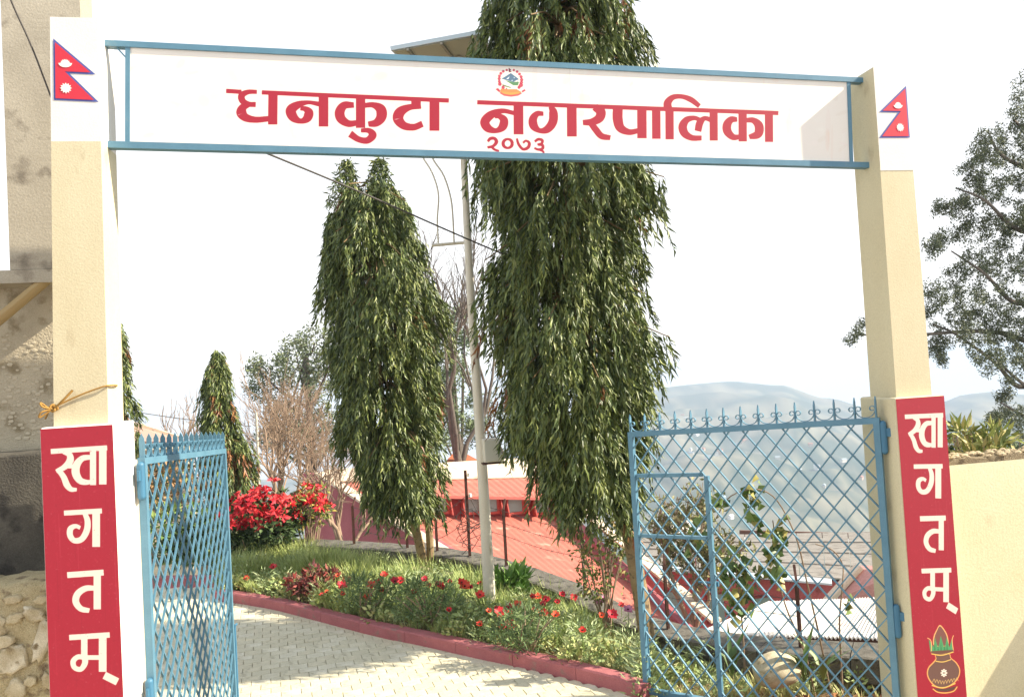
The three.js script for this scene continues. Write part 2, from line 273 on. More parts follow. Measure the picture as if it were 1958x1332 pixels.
  if (L) {
    part('shaft', seg(base, split), M.cream, t); part('white_band', seg(split, ytop), M.white, t);
    flagMeshes(t, [[337, 245], [608, 475], [440, 468], [627, 650], [341, 637]].map(([x, y]) => [x / 3.33, y / 3.33]), [416 / 3.33, 404 / 3.33], [420 / 3.33, 563 / 3.33], zf, 0.028);
  } else {
    part('shaft', seg(base, ytop), M.cream, t);
    // white paint only on the front face of this shaft: a coat 2 mm thick
    const [a, b] = ring(split, zf + 0.002), [d, e2] = ring(ytop, zf + 0.002), back = V(0, 0, -0.0015);
    part('white_band', slab([a, b, e2, d], back), M.white, t);
    flagMeshes(t, [[942, 213], [770, 381], [890, 384], [770, 545], [966, 544]].map(([x, y]) => [1450 + x / 3.33, 100 + y / 3.33]), [1450 + 888 / 3.33, 100 + 338 / 3.33], [1450 + 902 / 3.33, 100 + 479 / 3.33], zf + 0.002, 0.027);
  }
  return t;
}
gatePillar('l'); gatePillar('r');

// ------------------------------------------------------------------ banner over the gate
{
  const z = -4.2, t = thing('gate_sign', 'long white sign with red lettering and blue frame spanning the gate pillars', 'sign');
  const TL = onZ(245, 87, z), TR = onZ(1620, 154, z), BL = onZ(245, 279, z), BR = TR.clone().add(BL).sub(TL);
  const dx = TR.clone().sub(TL).normalize();
  const railL = (p, q, ext0, ext1, w) => { const d = q.clone().sub(p).normalize(); return bar(p.clone().addScaledVector(d, -ext0), q.clone().addScaledVector(d, ext1), 0.045, w); };
  part('frame_rail', railL(TL, TR, 0.125, 0.12, 0.03), M.blue, t); part('frame_rail', railL(BL, BR, 0.105, 0.14, 0.034), M.blue, t);
  const inset = V(0, -0.016, 0);
  part('frame_stile', bar(TL.clone().add(inset), BL.clone().sub(inset), 0.022, 0.036, V(0, 0, 1)), M.blue, t);
  part('frame_stile', bar(TR.clone().add(inset), BR.clone().sub(inset), 0.022, 0.036, V(0, 0, 1)), M.blue, t);
  const q1 = onZ(222, 90, z), q2 = onZ(242, 112, z); part('brace', bar(q1, q2, 0.007, 0.007), M.blue, t);
  const ox = dx.clone().multiplyScalar(0.011), oy = V(0, -0.014, 0), f = V(0, 0, 0.012);
  const a = TL.clone().add(ox).add(oy).add(f), b = TR.clone().sub(ox).add(oy).add(f), d = BL.clone().add(ox).sub(oy).add(f), c2 = b.clone().add(d).sub(a);
  const W = 2048, H = 296, [cv, ctx] = canvas(W, H); ctx.fillStyle = '#eae4da'; ctx.fillRect(0, 0, W, H);
  speckle(ctx, W, H, 260, ['#e8c9b8', '#f6f2ea', '#dccfc0', '#e9d2c8'], 21, 14);
  { const r = rng(3); for (let i = 0; i < 46; i++) { ctx.globalAlpha = 0.06 + r() * 0.08; ctx.fillStyle = ['#e2bfa8', '#d8c8b4', '#f4efe8'][i % 3]; const x = W * (0.3 + 0.7 * r()), y = H * r() * 0.9, h = 20 + 70 * r(); ctx.beginPath(); ctx.ellipse(x, y, 2 + 9 * r(), h, 0.04, 0, 7); ctx.fill(); } ctx.globalAlpha = 1; }
  ctx.fillStyle = '#d9d2c8'; ctx.fillRect(W * 0.5725, 0, 2, H * 0.62); ctx.fillStyle = '#f5f2ec'; ctx.fillRect(W * 0.5738, 0, 2, H * 0.62);
  const hm = homography([a, b, c2, d].map((p) => toPx(p)), [[0, 0], [W, 0], [W, H], [0, H]]);
  const z4 = (x, y) => hm(400 + x / 3.496, 100 + y / 3.496), z5 = (x, y) => hm(900 + x / 2.967, 90 + y / 2.967);
  ctx.fillStyle = '#a5162f';
  const B4 = (p) => brush(ctx, z4, p), B5 = (p) => brush(ctx, z5, p);
  B4([[113, 258, 26], [212, 264, 26]]); B4([[352, 268, 26], [1600, 322, 26]]);
  B4([[316, 264, 24], [255, 266, 30], [215, 290, 42], [222, 325, 40], [262, 346, 32], [308, 349, 32]]); B4([[262, 350, 30], [225, 368, 50], [214, 402, 66], [236, 432, 54], [300, 450, 40], [396, 444, 34]]); stem(ctx, z4, 394, 456, 275, 482, -2);
  B4([[735, 346, 30], [660, 335, 24], [590, 352, 48], [545, 388, 66], [560, 432, 60], [612, 460, 32], [655, 438, 56], [664, 402, 58], [640, 378, 34], [610, 374, 26]]); stem(ctx, z4, 731, 795, 292, 496);
  B4([[985, 472, 34], [930, 476, 44], [880, 442, 60], [872, 398, 62], [900, 356, 50], [965, 352, 34]]); stem(ctx, z4, 980, 1042, 300, 505); B4([[1040, 354, 30], [1095, 352, 36], [1146, 382, 66], [1150, 430, 66], [1118, 470, 50], [1064, 480, 32]]);
  B4([[1015, 522, 24], [1068, 524, 34], [1092, 552, 50], [1058, 588, 42], [1000, 582, 38], [942, 545, 46]]);
  stem(ctx, z4, 1350, 1414, 308, 375); B4([[1414, 362, 28], [1335, 368, 40], [1274, 402, 66], [1262, 442, 68], [1298, 488, 52], [1368, 500, 42], [1424, 478, 40]]); stem(ctx, z4, 1472, 1538, 318, 524, 0);
  B5([[38, 313, 22], [1746, 374, 22]]);
  stem(ctx, z5, 243, 298, 325, 495, 1); B5([[245, 374, 22], [180, 362, 26], [110, 388, 46], [80, 426, 50], [96, 458, 46], [145, 474, 26], [182, 450, 46], [188, 414, 44], [162, 392, 28], [138, 392, 22]]);
  stem(ctx, z5, 546, 601, 336, 507, 1); B5([[452, 338, 20], [468, 366, 44], [466, 424, 48], [434, 466, 42], [392, 474, 26], [358, 446, 46], [354, 408, 44], [378, 378, 30], [412, 378, 22]]);
  B5([[705, 340, 40], [738, 366, 52], [732, 400, 50], [690, 424, 38], [638, 428, 28]]); B5([[680, 428, 32], [710, 468, 36], [742, 504, 34], [792, 514, 26]]);
  B5([[835, 345, 54], [835, 410, 54], [850, 458, 48], [900, 482, 32], [952, 474, 26]]); stem(ctx, z5, 945, 998, 350, 517, 1); stem(ctx, z5, 1029, 1077, 354, 520, 1);
  stem(ctx, z5, 1105, 1152, 350, 523, 1); B5([[1124, 360, 44], [1118, 318, 42], [1146, 286, 30], [1195, 280, 24], [1250, 298, 30], [1298, 334, 24]]);
  stem(ctx, z5, 1356, 1402, 366, 530, 1); B5([[1362, 412, 26], [1328, 404, 24], [1302, 428, 38], [1290, 476, 36]]); B5([[1300, 412, 22], [1270, 402, 24], [1225, 414, 36], [1204, 450, 46], [1214, 488, 44], [1254, 514, 32], [1310, 516, 26]]);
  stem(ctx, z5, 1520, 1567, 370, 535, 1); B5([[1525, 510, 24], [1490, 510, 34], [1458, 478, 46], [1456, 440, 46], [1478, 412, 36], [1512, 410, 24]]); B5([[1567, 414, 24], [1605, 416, 32], [1636, 446, 48], [1632, 492, 46], [1582, 510, 24]]); stem(ctx, z5, 1670, 1716, 374, 538, 1);
  const z5d = (x, y) => z5(x, y - 13); { const B5 = (p) => brush(ctx, z5d, p);
  B5([[97, 548, 12], [112, 532, 16], [136, 532, 16], [146, 550, 18], [128, 574, 14], [96, 582, 12]]); B5([[118, 578, 12], [136, 594, 12], [160, 602, 9]]);
  { const p = []; for (let i = 0; i <= 12; i++) { const q = i / 12 * Math.PI * 2; p.push([210 + 26 * Math.cos(q), 560 + 25 * Math.sin(q), 11 + 5 * Math.abs(Math.cos(q))]); } B5(p); }
  B5([[262, 532, 9], [272, 564, 13], [298, 592, 14], [326, 582, 16], [332, 556, 14], [312, 544, 10], [298, 556, 10]]);
  B5([[364, 548, 12], [384, 536, 14], [406, 542, 14], [404, 558, 12], [380, 566, 10]]); B5([[382, 566, 10], [408, 570, 14], [408, 588, 14], [384, 594, 12], [362, 586, 10]]); B5([[392, 596, 10], [412, 606, 10], [414, 616, 8]]); }
  // emblem: mountain in a garland with a ribbon (photo detail 1713 px over 90 px)
  const e = (x, y) => hm(930 + x / 19.03, 120 + y / 19.03), ep = (pts, col) => { ctx.fillStyle = col; fillPoly(ctx, pts.map((p) => e(...p))); };
  ep([[620, 420], [880, 360], [1150, 430], [1230, 640], [1180, 880], [900, 960], [620, 880], [540, 660]], '#f0ead8');
  ep([[550, 580], [700, 490], [890, 370], [1180, 590], [1140, 690], [960, 700], [760, 640]], '#55748e'); ep([[720, 590], [850, 490], [800, 590]], '#eef2f2'); ep([[990, 520], [1040, 530], [1010, 570]], '#d8e8ea'); ep([[1000, 690], [1120, 620], [1190, 610], [1120, 690]], '#f0e8e0'); ep([[900, 640], [970, 620], [940, 670]], '#d8eee8');
  ep([[680, 640], [960, 700], [1190, 690], [1150, 820], [980, 820]], '#5a8a5c'); ep([[560, 700], [680, 640], [980, 820], [1140, 840], [1120, 930], [760, 860]], '#f4efe0'); ep([[580, 780], [900, 890], [880, 915], [600, 840]], '#5f7a50');
  ep([[540, 930], [760, 960], [1100, 960], [1270, 1060], [1200, 1160], [900, 1210], [620, 1160], [490, 1040]], '#d98a50'); ep([[560, 1040], [880, 1080], [1230, 1060], [1180, 1110], [880, 1150], [600, 1110]], '#c8a050'); ep([[500, 1060], [660, 1140], [900, 1175], [1150, 1140], [1270, 1080], [1290, 1120], [1150, 1200], [900, 1235], [640, 1200], [490, 1110]], '#d0585c');
  ep([[330, 960], [420, 920], [500, 1000], [480, 1080], [390, 1010]], '#c03c50'); ep([[1280, 1030], [1390, 960], [1430, 1010], [1310, 1080]], '#c03c50');
  ep([[810, 180], [910, 260], [860, 270], [920, 330], [820, 345]], '#7a3044');
  for (const [x, y, s] of [[740, 265, 46], [615, 310, 58], [525, 385, 62], [475, 480, 62], [465, 580, 66], [470, 680, 60], [490, 775, 80], [610, 890, 70], [1000, 265, 46], [1120, 325, 56], [1205, 410, 62], [1265, 510, 66], [1285, 620, 70], [1275, 720, 70], [1260, 810, 88], [1190, 890, 70], [735, 940, 30]]) {
    ctx.fillStyle = '#b5304a'; const p = []; for (let k = 0; k < 12; k++) { const q = k * Math.PI / 6, r = k % 2 ? s * 0.72 : s; p.push(e(x + Math.cos(q) * r, y + Math.sin(q) * r)); } fillPoly(ctx, p); ctx.fillStyle = '#d86a72'; fillPoly(ctx, [0, 1, 2, 3, 4].map((k) => e(x + Math.cos(k * 1.26) * s * 0.3, y + Math.sin(k * 1.26) * s * 0.3)));
  }
  part('sign_panel', quad(a, b, c2, d), printMat(cv, 0.5), t);
  const k = V(0, 0, -0.016); part('backing_sheet', quad(b.clone().add(k), a.clone().add(k), d.clone().add(k), c2.clone().add(k)), std(0xb8b4aa, 0.7), t);
}

// ------------------------------------------------------------------ gate leaves
function ribbon(pts, th, depth) {                      // flat strip on edge following a 2-D curve in the leaf plane
  const n = pts.length, pos = [], idx = [];
  for (let i = 0; i < n; i++) {
    const a = pts[Math.max(0, i - 1)], b = pts[Math.min(n - 1, i + 1)], l = Math.hypot(b[0] - a[0], b[1] - a[1]), nx = -(b[1] - a[1]) / l * th / 2, ny = (b[0] - a[0]) / l * th / 2;
    for (const [s, zz] of [[1, 1], [-1, 1], [-1, -1], [1, -1]]) pos.push(pts[i][0] + nx * s, pts[i][1] + ny * s, zz * depth / 2);
  }
  for (let i = 0; i < n - 1; i++) for (let k = 0; k < 4; k++) { const a = i * 4 + k, b = i * 4 + (k + 1) % 4; idx.push(a, a + 4, b, b, a + 4, b + 4); }
  idx.push(0, 1, 2, 0, 2, 3); const e = (n - 1) * 4; idx.push(e, e + 2, e + 1, e, e + 3, e + 2);
  const g = new THREE.BufferGeometry(); g.setAttribute('position', new THREE.Float32BufferAttribute(pos, 3)); g.setIndex(idx); const o = g.toNonIndexed(); o.computeVertexNormals(); return metric(o);
}
function gateLeaf({ label, hinge, free, topH, topF, bottom, spikes, pitch, wicket, dir }) {
  const L = Math.hypot(free.x - hinge.x, free.z - hinge.z), H = topH - bottom, sag = (topH - topF) / L;
  const t = thing('gate_leaf', label, 'gate', V(hinge.x, bottom, hinge.z), 'blue iron gate leaves');
  t.rotation.y = -Math.atan2(free.z - hinge.z, free.x - hinge.x);
  const sk = (g) => { const p = g.attributes.position; for (let i = 0; i < p.count; i++) p.setY(i, p.getY(i) - sag * p.getX(i)); return metric(g); };
  const R = 0.036, D = 0.036;
  part('top_rail', sk(box(L + R, R, D, L / 2, H, 0)), M.blue, t); part('bottom_rail', sk(box(L - R, R, D, L / 2, 0, 0)), M.blue, t);
  part('hinge_stile', sk(box(R, H - R, D, 0, H / 2, 0)), M.blue, t); part('free_stile', sk(box(R, H - R, D, L, H / 2, 0)), M.blue, t);
  const slope = 1.2, run = H / slope, th = 0.0075, dep = wicket ? 0.015 : 0.011;
  const clip = (x0, s) => {                            // clip the line x = x0 + s*y/slope to the frame
    let y0 = 0.018, y1 = H - 0.018; const xa = x0 + s * y0 / slope, xb = x0 + s * y1 / slope, lo = 0.018, hi = L - 0.018;
    const yAt = (x) => (x - x0) * s * slope; const c = [yAt(lo), yAt(hi)].sort((p, q) => p - q); y0 = Math.max(y0, c[0]); y1 = Math.min(y1, c[1]); if (y1 - y0 < 0.03) return null;
    return [[x0 + s * y0 / slope, y0], [x0 + s * y1 / slope, y1]];
  };
  for (const s of [1, -1]) for (let x = (s > 0 ? -run : 0) + pitch * 0.4; x < (s > 0 ? L : L + run); x += pitch) {
    const c = clip(x, s); if (!c) continue;
    const g = ribbon(c, th, dep); g.translate(0, 0, s * 0.006); part('lattice_bar', sk(g), M.blue, t);
  }
  // spikes and scrolls
  const bay = L / spikes;
  const spikeG = () => { const s = new THREE.Shape([[-0.013, 0], [0.013, 0], [0.013, 0.1], [0, 0.128], [-0.013, 0.1]].map((p) => new THREE.Vector2(...p))); const g = new THREE.ExtrudeGeometry(s, { depth: 0.007, bevelEnabled: false }); g.rotateY(Math.PI / 2); g.translate(-0.0035, 0, 0); return g; };
  const scroll = (s) => { const p = []; const r = bay * 0.5; for (let i = 0; i <= 10; i++) { const a = -Math.PI / 2 + i / 10 * Math.PI * 0.5; p.push([Math.cos(a) * r * 0.94, 0.052 + Math.sin(a) * 0.05]); } const cx = r * 0.94 - 0.017, cy = 0.055; for (let i = 1; i <= 16; i++) { const a = i / 16 * Math.PI * 1.75, q = 0.017 * (1 - i / 42); p.push([cx + Math.cos(a) * q, cy + Math.sin(a) * q]); } return p.map(([x, y]) => [x * s, y]); };
  for (let i = 0; i <= spikes; i++) { const g = spikeG(); g.translate(i * bay, H + R / 2 - 0.002, 0); part('spike', sk(g), M.blue, t); }
  for (let i = 0; i < spikes; i++) { const g = mergeGeometries([ribbon(scroll(1), 0.004, 0.016), ribbon(scroll(-1), 0.004, 0.016)]); g.translate((i + 0.5) * bay, H + R / 2, 0); part('scroll', sk(g), M.blue, t); }
  if (wicket) {
    const x1 = L - wicket, y1 = H - 0.3, y2 = H - 0.73;
    part('wicket_stile', sk(box(0.03, y1 - 0.02, 0.03, x1, y1 / 2, 0.012)), M.blue, t); part('wicket_rail', sk(box(wicket - 0.05, 0.026, 0.03, L - wicket / 2, y1, 0.012)), M.blue, t); part('wicket_rail', sk(box(wicket - 0.05, 0.022, 0.03, L - wicket / 2, y2, 0.012)), M.blue, t);
    part('latch', sk(mergeGeometries([box(0.05, 0.03, 0.02, x1, H * 0.43, 0.036), box(0.14, 0.012, 0.012, x1 + 0.06, H * 0.43, 0.05)])), M.darkBlue, t);
    part('drop_bolt', sk(new THREE.CylinderGeometry(0.009, 0.009, 0.5, 8).translate(L - 0.012, 0.19, 0.032)), M.darkBlue, t);
    part('foot', sk(box(0.05, 0.09, 0.04, L - 0.12, -0.06, 0)), M.darkBlue, t);
  } else {
    part('drop_bolt', sk(mergeGeometries([plain(new THREE.CylinderGeometry(0.009, 0.009, 0.6, 8).translate(L + 0.025, 0.3, 0.02)), plain(new THREE.CylinderGeometry(0.009, 0.009, 0.06, 8).rotateZ(Math.PI / 2).translate(L + 0.05, 0.6, 0.02))])), M.darkBlue, t);
  }
  for (const y of [H - 0.1, H * 0.36]) part('hinge', mergeGeometries([plain(new THREE.CylinderGeometry(0.02, 0.02, 0.16, 12).translate(-0.032, y, 0)), plain(box(0.06, 0.05, 0.012, -0.045, y + 0.03, 0)), plain(new THREE.SphereGeometry(0.02, 10, 6).translate(-0.032, y + 0.08, 0)), plain(new THREE.SphereGeometry(0.02, 10, 6).translate(-0.032, y - 0.08, 0))]), M.darkBlue, t);
  return t;
}
const leafR = { hinge: V(2.94, 0, -4.15), free: at(1222, 1075, 5.6) }, leafL = { hinge: V(-1.185, 0, -4.36), free: at(437, 1100, 5.7) };
gateLeaf({ label: 'blue lattice gate leaf with a small wicket door framed in it', ...leafR, topH: 1.955, topF: 1.868, bottom: 0.125, spikes: 14, pitch: 0.132, wicket: 0.56 });
gateLeaf({ label: 'blue lattice gate leaf without a wicket hinged beside the roped pillar', ...leafL, topH: 2.01, topF: 1.91, bottom: 0.125, spikes: 15, pitch: 0.124 });
{ // iron pipe that carries the second leaf
  const p = leafL.hinge, t = thing('hinge_post', 'paint-worn steel pipe post carrying the gate leaf beside the roped pillar', 'post', V(p.x - 0.035, 0, p.z)); part('pipe', metric(new THREE.CylinderGeometry(0.022, 0.022, 2.3, 14).translate(0, 0.87, 0)), M.poleWhite, t);
  part('strap', box(0.07, 0.04, 0.02, -0.02, 1.9, 0.01), M.darkBlue, t); part('strap', box(0.07, 0.04, 0.02, -0.02, 0.75, 0.01), M.darkBlue, t);
}
{ // rope round the shaft
  const zf = GZ - 0.045, P = (x, y, k = 0.012) => onZ(x, y, zf + k), p0 = P(98, 782), loop = (dx, dy) => [P(98, 782, 0.02), P(98 + dx, 782 + dy * 0.4, 0.04), P(98 + dx * 1.2, 782 + dy, 0.03), P(97, 784, 0.02)];
  const t = thing('rope', 'knotted brown rope tied round the pillar shaft above its red plinth', 'rope');
  part('strand', tube([P(86, 800, -0.1), P(98, 782), P(130, 765), P(170, 748), P(200, 738), P(206, 737, 0.006), V(onZ(206, 737, zf).x + 0.008, P(206, 737).y, zf - 0.1), P(222, 740, -0.2), P(225, 752, -0.21)], 0.0045, 60), M.rope, t);
  part('knot', new THREE.TorusKnotGeometry(0.011, 0.006, 40, 6).translate(...P(102, 780, 0.016).toArray()), M.rope, t);
  part('loop', tube(loop(-18, -12), 0.0045, 24), M.rope, t); part('loop', tube(loop(-20, 16), 0.0045, 24), M.rope, t); part('loose_end', tube([P(104, 780, 0.02), P(120, 765, 0.03), P(138, 746, 0.03)], 0.006, 16), M.rope, t);
}

// ------------------------------------------------------------------ old concrete building and rubble wall beside the gate
{
  const t = thing('concrete_building', 'bare grey concrete building corner with dark damp-stained block behind the roped pillar', 'building');
  const zc = -4.55, zw = -4.74, xr = onZ(152, 5, zc).x, xl = onZ(7, 200, zc).x, yl = onZ(50, 515, zc).y;
  part('upper_column', box(xr - xl, 7 - yl, 0.2, (xr + xl) / 2, (7 + yl) / 2, zc - 0.1), M.grey, t);
  part('ledge', box(xr - xl + 0.9, 0.07, 0.22, (xr + xl) / 2 - 0.452, yl - 0.037, zc - 0.105), M.grey, t);
  const y2 = onZ(40, 858, zw).y, xw = onZ(190, 700, zw).x - 0.05;
  part('lower_wall', box(3.2, yl - 0.04 - y2 + 0.4, 0.3, xw - 1.6, (yl - 0.04 + y2 - 0.4) / 2, zw - 0.15), M.greyLow, t);
  const zb = -4.5, y3 = onZ(40, 866, zb).y, y4 = onZ(40, 1112, zb).y; part('damp_block', rbox(3.0, y3 - y4 + 0.3, 0.5, 0.02, xw - 1.53, (y3 + y4 - 0.3) / 2, zb - 0.25), M.black, t);
  const r = rng(71); const bits = []; // flaked plaster crumbs standing on the lower wall
  for (let i = 0; i < 120; i++) { const p = onZ(5 + r() * 110, 640 + r() * 200, zw + 0.002), s = 0.004 + r() * 0.008; bits.push(new THREE.IcosahedronGeometry(s, 0).scale(1.6, 1, 0.3).translate(p.x, p.y, p.z)); }
  part('plaster_flakes', join(bits), M.greyLow, t, true);
  const zr = -4.25, yt = onZ(50, 1112, zr).y, xe = onZ(106, 1200, zr).x + 0.02, w = thing('rubble_wall', 'low rubble stone wall with pale boulders set in mortar under the damp-stained block', 'wall');
  const bg = new THREE.BoxGeometry(2.4, yt + 0.5, 0.3, 60, 40, 6); bg.translate(xe - 1.2, (yt - 0.5) / 2, zr - 0.15);
  { const g = mergeVertices(bg.deleteAttribute('uv').deleteAttribute('normal') && bg); const p = g.attributes.position; for (let i = 0; i < p.count; i++) { const n = fbm(p.getX(i) * 7, p.getY(i) * 7, p.getZ(i) * 7, 3) * 0.05; if (p.getZ(i) > zr - 0.01) p.setZ(i, p.getZ(i) + n); if (p.getY(i) > yt - 0.01) p.setY(i, p.getY(i) + n); } g.computeVertexNormals(); part('mortar', metric(g), M.paleMortar, w); }
  for (const [x, y, a, b, rot] of [[65, 1173, 16, 10, -0.5], [82, 1222, 11, 30, -0.28], [20, 1260, 24, 22, 0.2], [8, 1225, 15, 10, 0.1], [32, 1318, 14, 16, 0], [95, 1300, 9, 12, 0.3], [60, 1300, 9, 8, 0], [30, 1180, 12, 8, 0.4], [25, 1145, 14, 6, -0.1], [80, 1145, 10, 6, 0.2], [-30, 1200, 26, 20, 0], [-40, 1280, 22, 26, 0.3]]) {
    const p = onZ(x, y, zr), k = 4.05 / FOCAL, g = new THREE.IcosahedronGeometry(1, 2), q = g.attributes.position; for (let i = 0; i < q.count; i++) { const f = 0.78 + 0.7 * Math.abs(fbm(q.getX(i) * 1.7 + x, q.getY(i) * 1.7 + y, 1, 3)) * 2; q.setXYZ(i, q.getX(i) * f * a * k * 1.35, q.getY(i) * f * b * k * 1.35, Math.max(-0.5, Math.min(0.3, q.getZ(i) * 0.8 + 0.12 * fbm(q.getX(i) * 3 + x, q.getY(i) * 3, 2, 2))) * 0.07); } g.rotateZ(rot); g.translate(p.x, p.y, p.z + 0.0); const gg = mergeVertices(g.deleteAttribute('uv').deleteAttribute('normal')); gg.computeVertexNormals();
    part('stone', metric(gg), M.rubble[Math.abs(Math.round(x + y)) % 3], w);
  }
  solo('bamboo_pole', limb([onZ(-60, 655, -4.5), onZ(0, 608, -4.52), onZ(60, 558, -4.56), onZ(120, 508, -4.62)], 0.03, 0.028, 10), std(0xa38a5c, 0.7), 'yellowish bamboo pole leaning under the concrete ledge', 'pole');
  solo('cable', tube([onZ(-10, -90, -3.9), onZ(20, 0, -4.0), onZ(58, 85, -4.1), onZ(97, 186, -4.2)], 0.0045, 30), M.wire, 'dark overhead cable running down in front of the concrete building to the pillar', 'cable');
}
// ------------------------------------------------------------------ plastered boundary wall on the other side
{
  const zf = -4.12, x0 = 2.984 + PWID - 0.004, y = onZ(1880, 884, zf).y, t = thing('boundary_wall', 'cream plastered boundary wall adjoining the pillar with the painted water pot', 'wall');
  part('plastered_face', box(4.5, y + 0.6, 0.2, x0 + 2.25, (y - 0.6) / 2, zf - 0.1), M.creamWall, t);
  const r = rng(12), g = new THREE.BoxGeometry(4.5, 0.03, 0.2, 120, 1, 4); g.translate(x0 + 2.25, y + 0.017, zf - 0.1); { const p = g.attributes.position; for (let i = 0; i < p.count; i++) if (p.getY(i) > y + 0.02) p.setY(i, p.getY(i) + 0.03 * fbm(p.getX(i) * 9, p.getZ(i) * 9, 2, 3)); g.computeVertexNormals(); }
  part('rough_coping', metric(g), M.mortar, t);
  const crumbs = []; for (let i = 0; i < 160; i++) { const s = 0.006 + r() * 0.014; crumbs.push(new THREE.IcosahedronGeometry(s, 0).scale(1.6, 0.7, 1).translate(x0 + r() * 1.6, y + 0.035 + r() * 0.012, zf - r() * 0.18)); } part('mortar_crumbs', join(crumbs), M.mortar, t, true);
  // buttress whose shadow falls over the wall foot
  const a = onZ(1958, 1188, zf), b = onZ(1872, 1332, zf), xb = a.x + 0.42, k = (zz) => (zz - zf) * sunDir.x / sunDir.z, dn = (zz) => (zz - zf) * sunDir.y / sunDir.z, mk = (p) => { const dz = (xb - p.x) * sunDir.z / sunDir.x; return V(xb, p.y + dz * sunDir.y / sunDir.z, zf + dz); };
  const A = mk(a), B = mk(b), T = A.clone().addScaledVector(A.clone().sub(B), (A.z - zf) / (B.z - A.z)), S = B.clone().addScaledVector(B.clone().sub(A), (B.y + 0.5) / (A.y - B.y));
  const f = [V(xb, -0.5, zf + 0.002), S, T.clone().setZ(zf + 0.002)]; part('buttress', slab(f, V(0.3, 0, 0)), M.creamWall, t);
}

// ------------------------------------------------------------------ ground, drive, kerb, bed, low wall
const kerbPx = [[437, 1151], [523, 1166], [621.6, 1191.5], [720, 1217], [827.5, 1239.6], [935, 1264], [1042, 1286], [1128, 1307], [1183.6, 1322], [1222, 1340]];
const kerbPts = kerbPx.map(([x, y]) => onY(x, y, 0)); { const d = kerbPts[0].clone().sub(kerbPts[1]).normalize(); kerbPts.unshift(kerbPts[0].clone().addScaledVector(d, 0.25)); }
const kerbCurve = new THREE.CatmullRomCurve3(kerbPts, false, 'centripetal');
const wallPx = [[380, 1038, 11.6], [480, 1036, 11.2], [620, 1040, 10.5], [870, 1062, 9.3], [1000, 1098, 8.6], [1100, 1138, 8.0], [1190, 1183, 7.5], [1293, 1212, 7.1], [1480, 1238, 6.5], [1680, 1250, 6.1], [1900, 1256, 5.8], [2250, 1260, 5.5]];
const wallPts = wallPx.map((p) => at(...p)), wallCurve = new THREE.CatmullRomCurve3(wallPts, false, 'centripetal');
const up = V(0, 1, 0);
function sweep(curve, n, prof, u0 = 0, u1 = 1) {       // profile [across, up] swept along a ground curve; across > 0 lies away from the drive
  const pos = [], idx = [], m = prof.length;
  for (let i = 0; i <= n; i++) { const u = u0 + (u1 - u0) * i / n, p = curve.getPointAt(u), t = curve.getTangentAt(u).setY(0).normalize(), s = V(t.z, 0, -t.x); for (const [a, b] of prof) pos.push(p.x + s.x * a, p.y + b, p.z + s.z * a); }
  for (let i = 0; i < n; i++) for (let k = 0; k < m; k++) { const a = i * m + k, b = i * m + (k + 1) % m; idx.push(a, b, a + m, b, b + m, a + m); }
  for (let k = 1; k < m - 1; k++) { idx.push(0, k + 1, k); const e = n * m; idx.push(e, e + k, e + k + 1); }
  const g = new THREE.BufferGeometry(); g.setAttribute('position', new THREE.Float32BufferAttribute(pos, 3)); g.setIndex(idx); const o = g.toNonIndexed(); o.computeVertexNormals(); return metric(o);
}
{ // kerb in cast lengths
  const t = new THREE.Group(); t.name = 'kerb'; t.userData = { kind: 'structure', label: 'red painted concrete kerb between drive and flower bed', category: 'kerb' }; scene.add(t);
  const N = 9; for (let i = 0; i < N; i++) part('kerb_stone', sweep(kerbCurve, 5, [[0, -0.1], [0, 0.088], [0.012, 0.1], [0.11, 0.1], [0.12, 0.09], [0.12, -0.1]], i / N + (i ? 0.0008 : 0), (i + 1) / N), M.kerb, t);
  const a = onY(200, 1121, 0), b = onY(482, 1118, 0), c = new THREE.CatmullRomCurve3([a, a.clone().lerp(b, 0.5), b]); const k2 = new THREE.Group(); k2.name = numbered('kerb'); k2.userData = { kind: 'structure', label: 'red painted kerb along the far side of the drive', category: 'kerb' }; scene.add(k2);
  for (let i = 0; i < 4; i++) part('kerb_stone', sweep(c, 2, [[0, -0.1], [0, 0.088], [0.012, 0.1], [0.11, 0.1], [0.12, 0.09], [0.12, -0.1]], i / 4 + (i ? 0.002 : 0), (i + 1) / 4), M.kerb, k2);
}
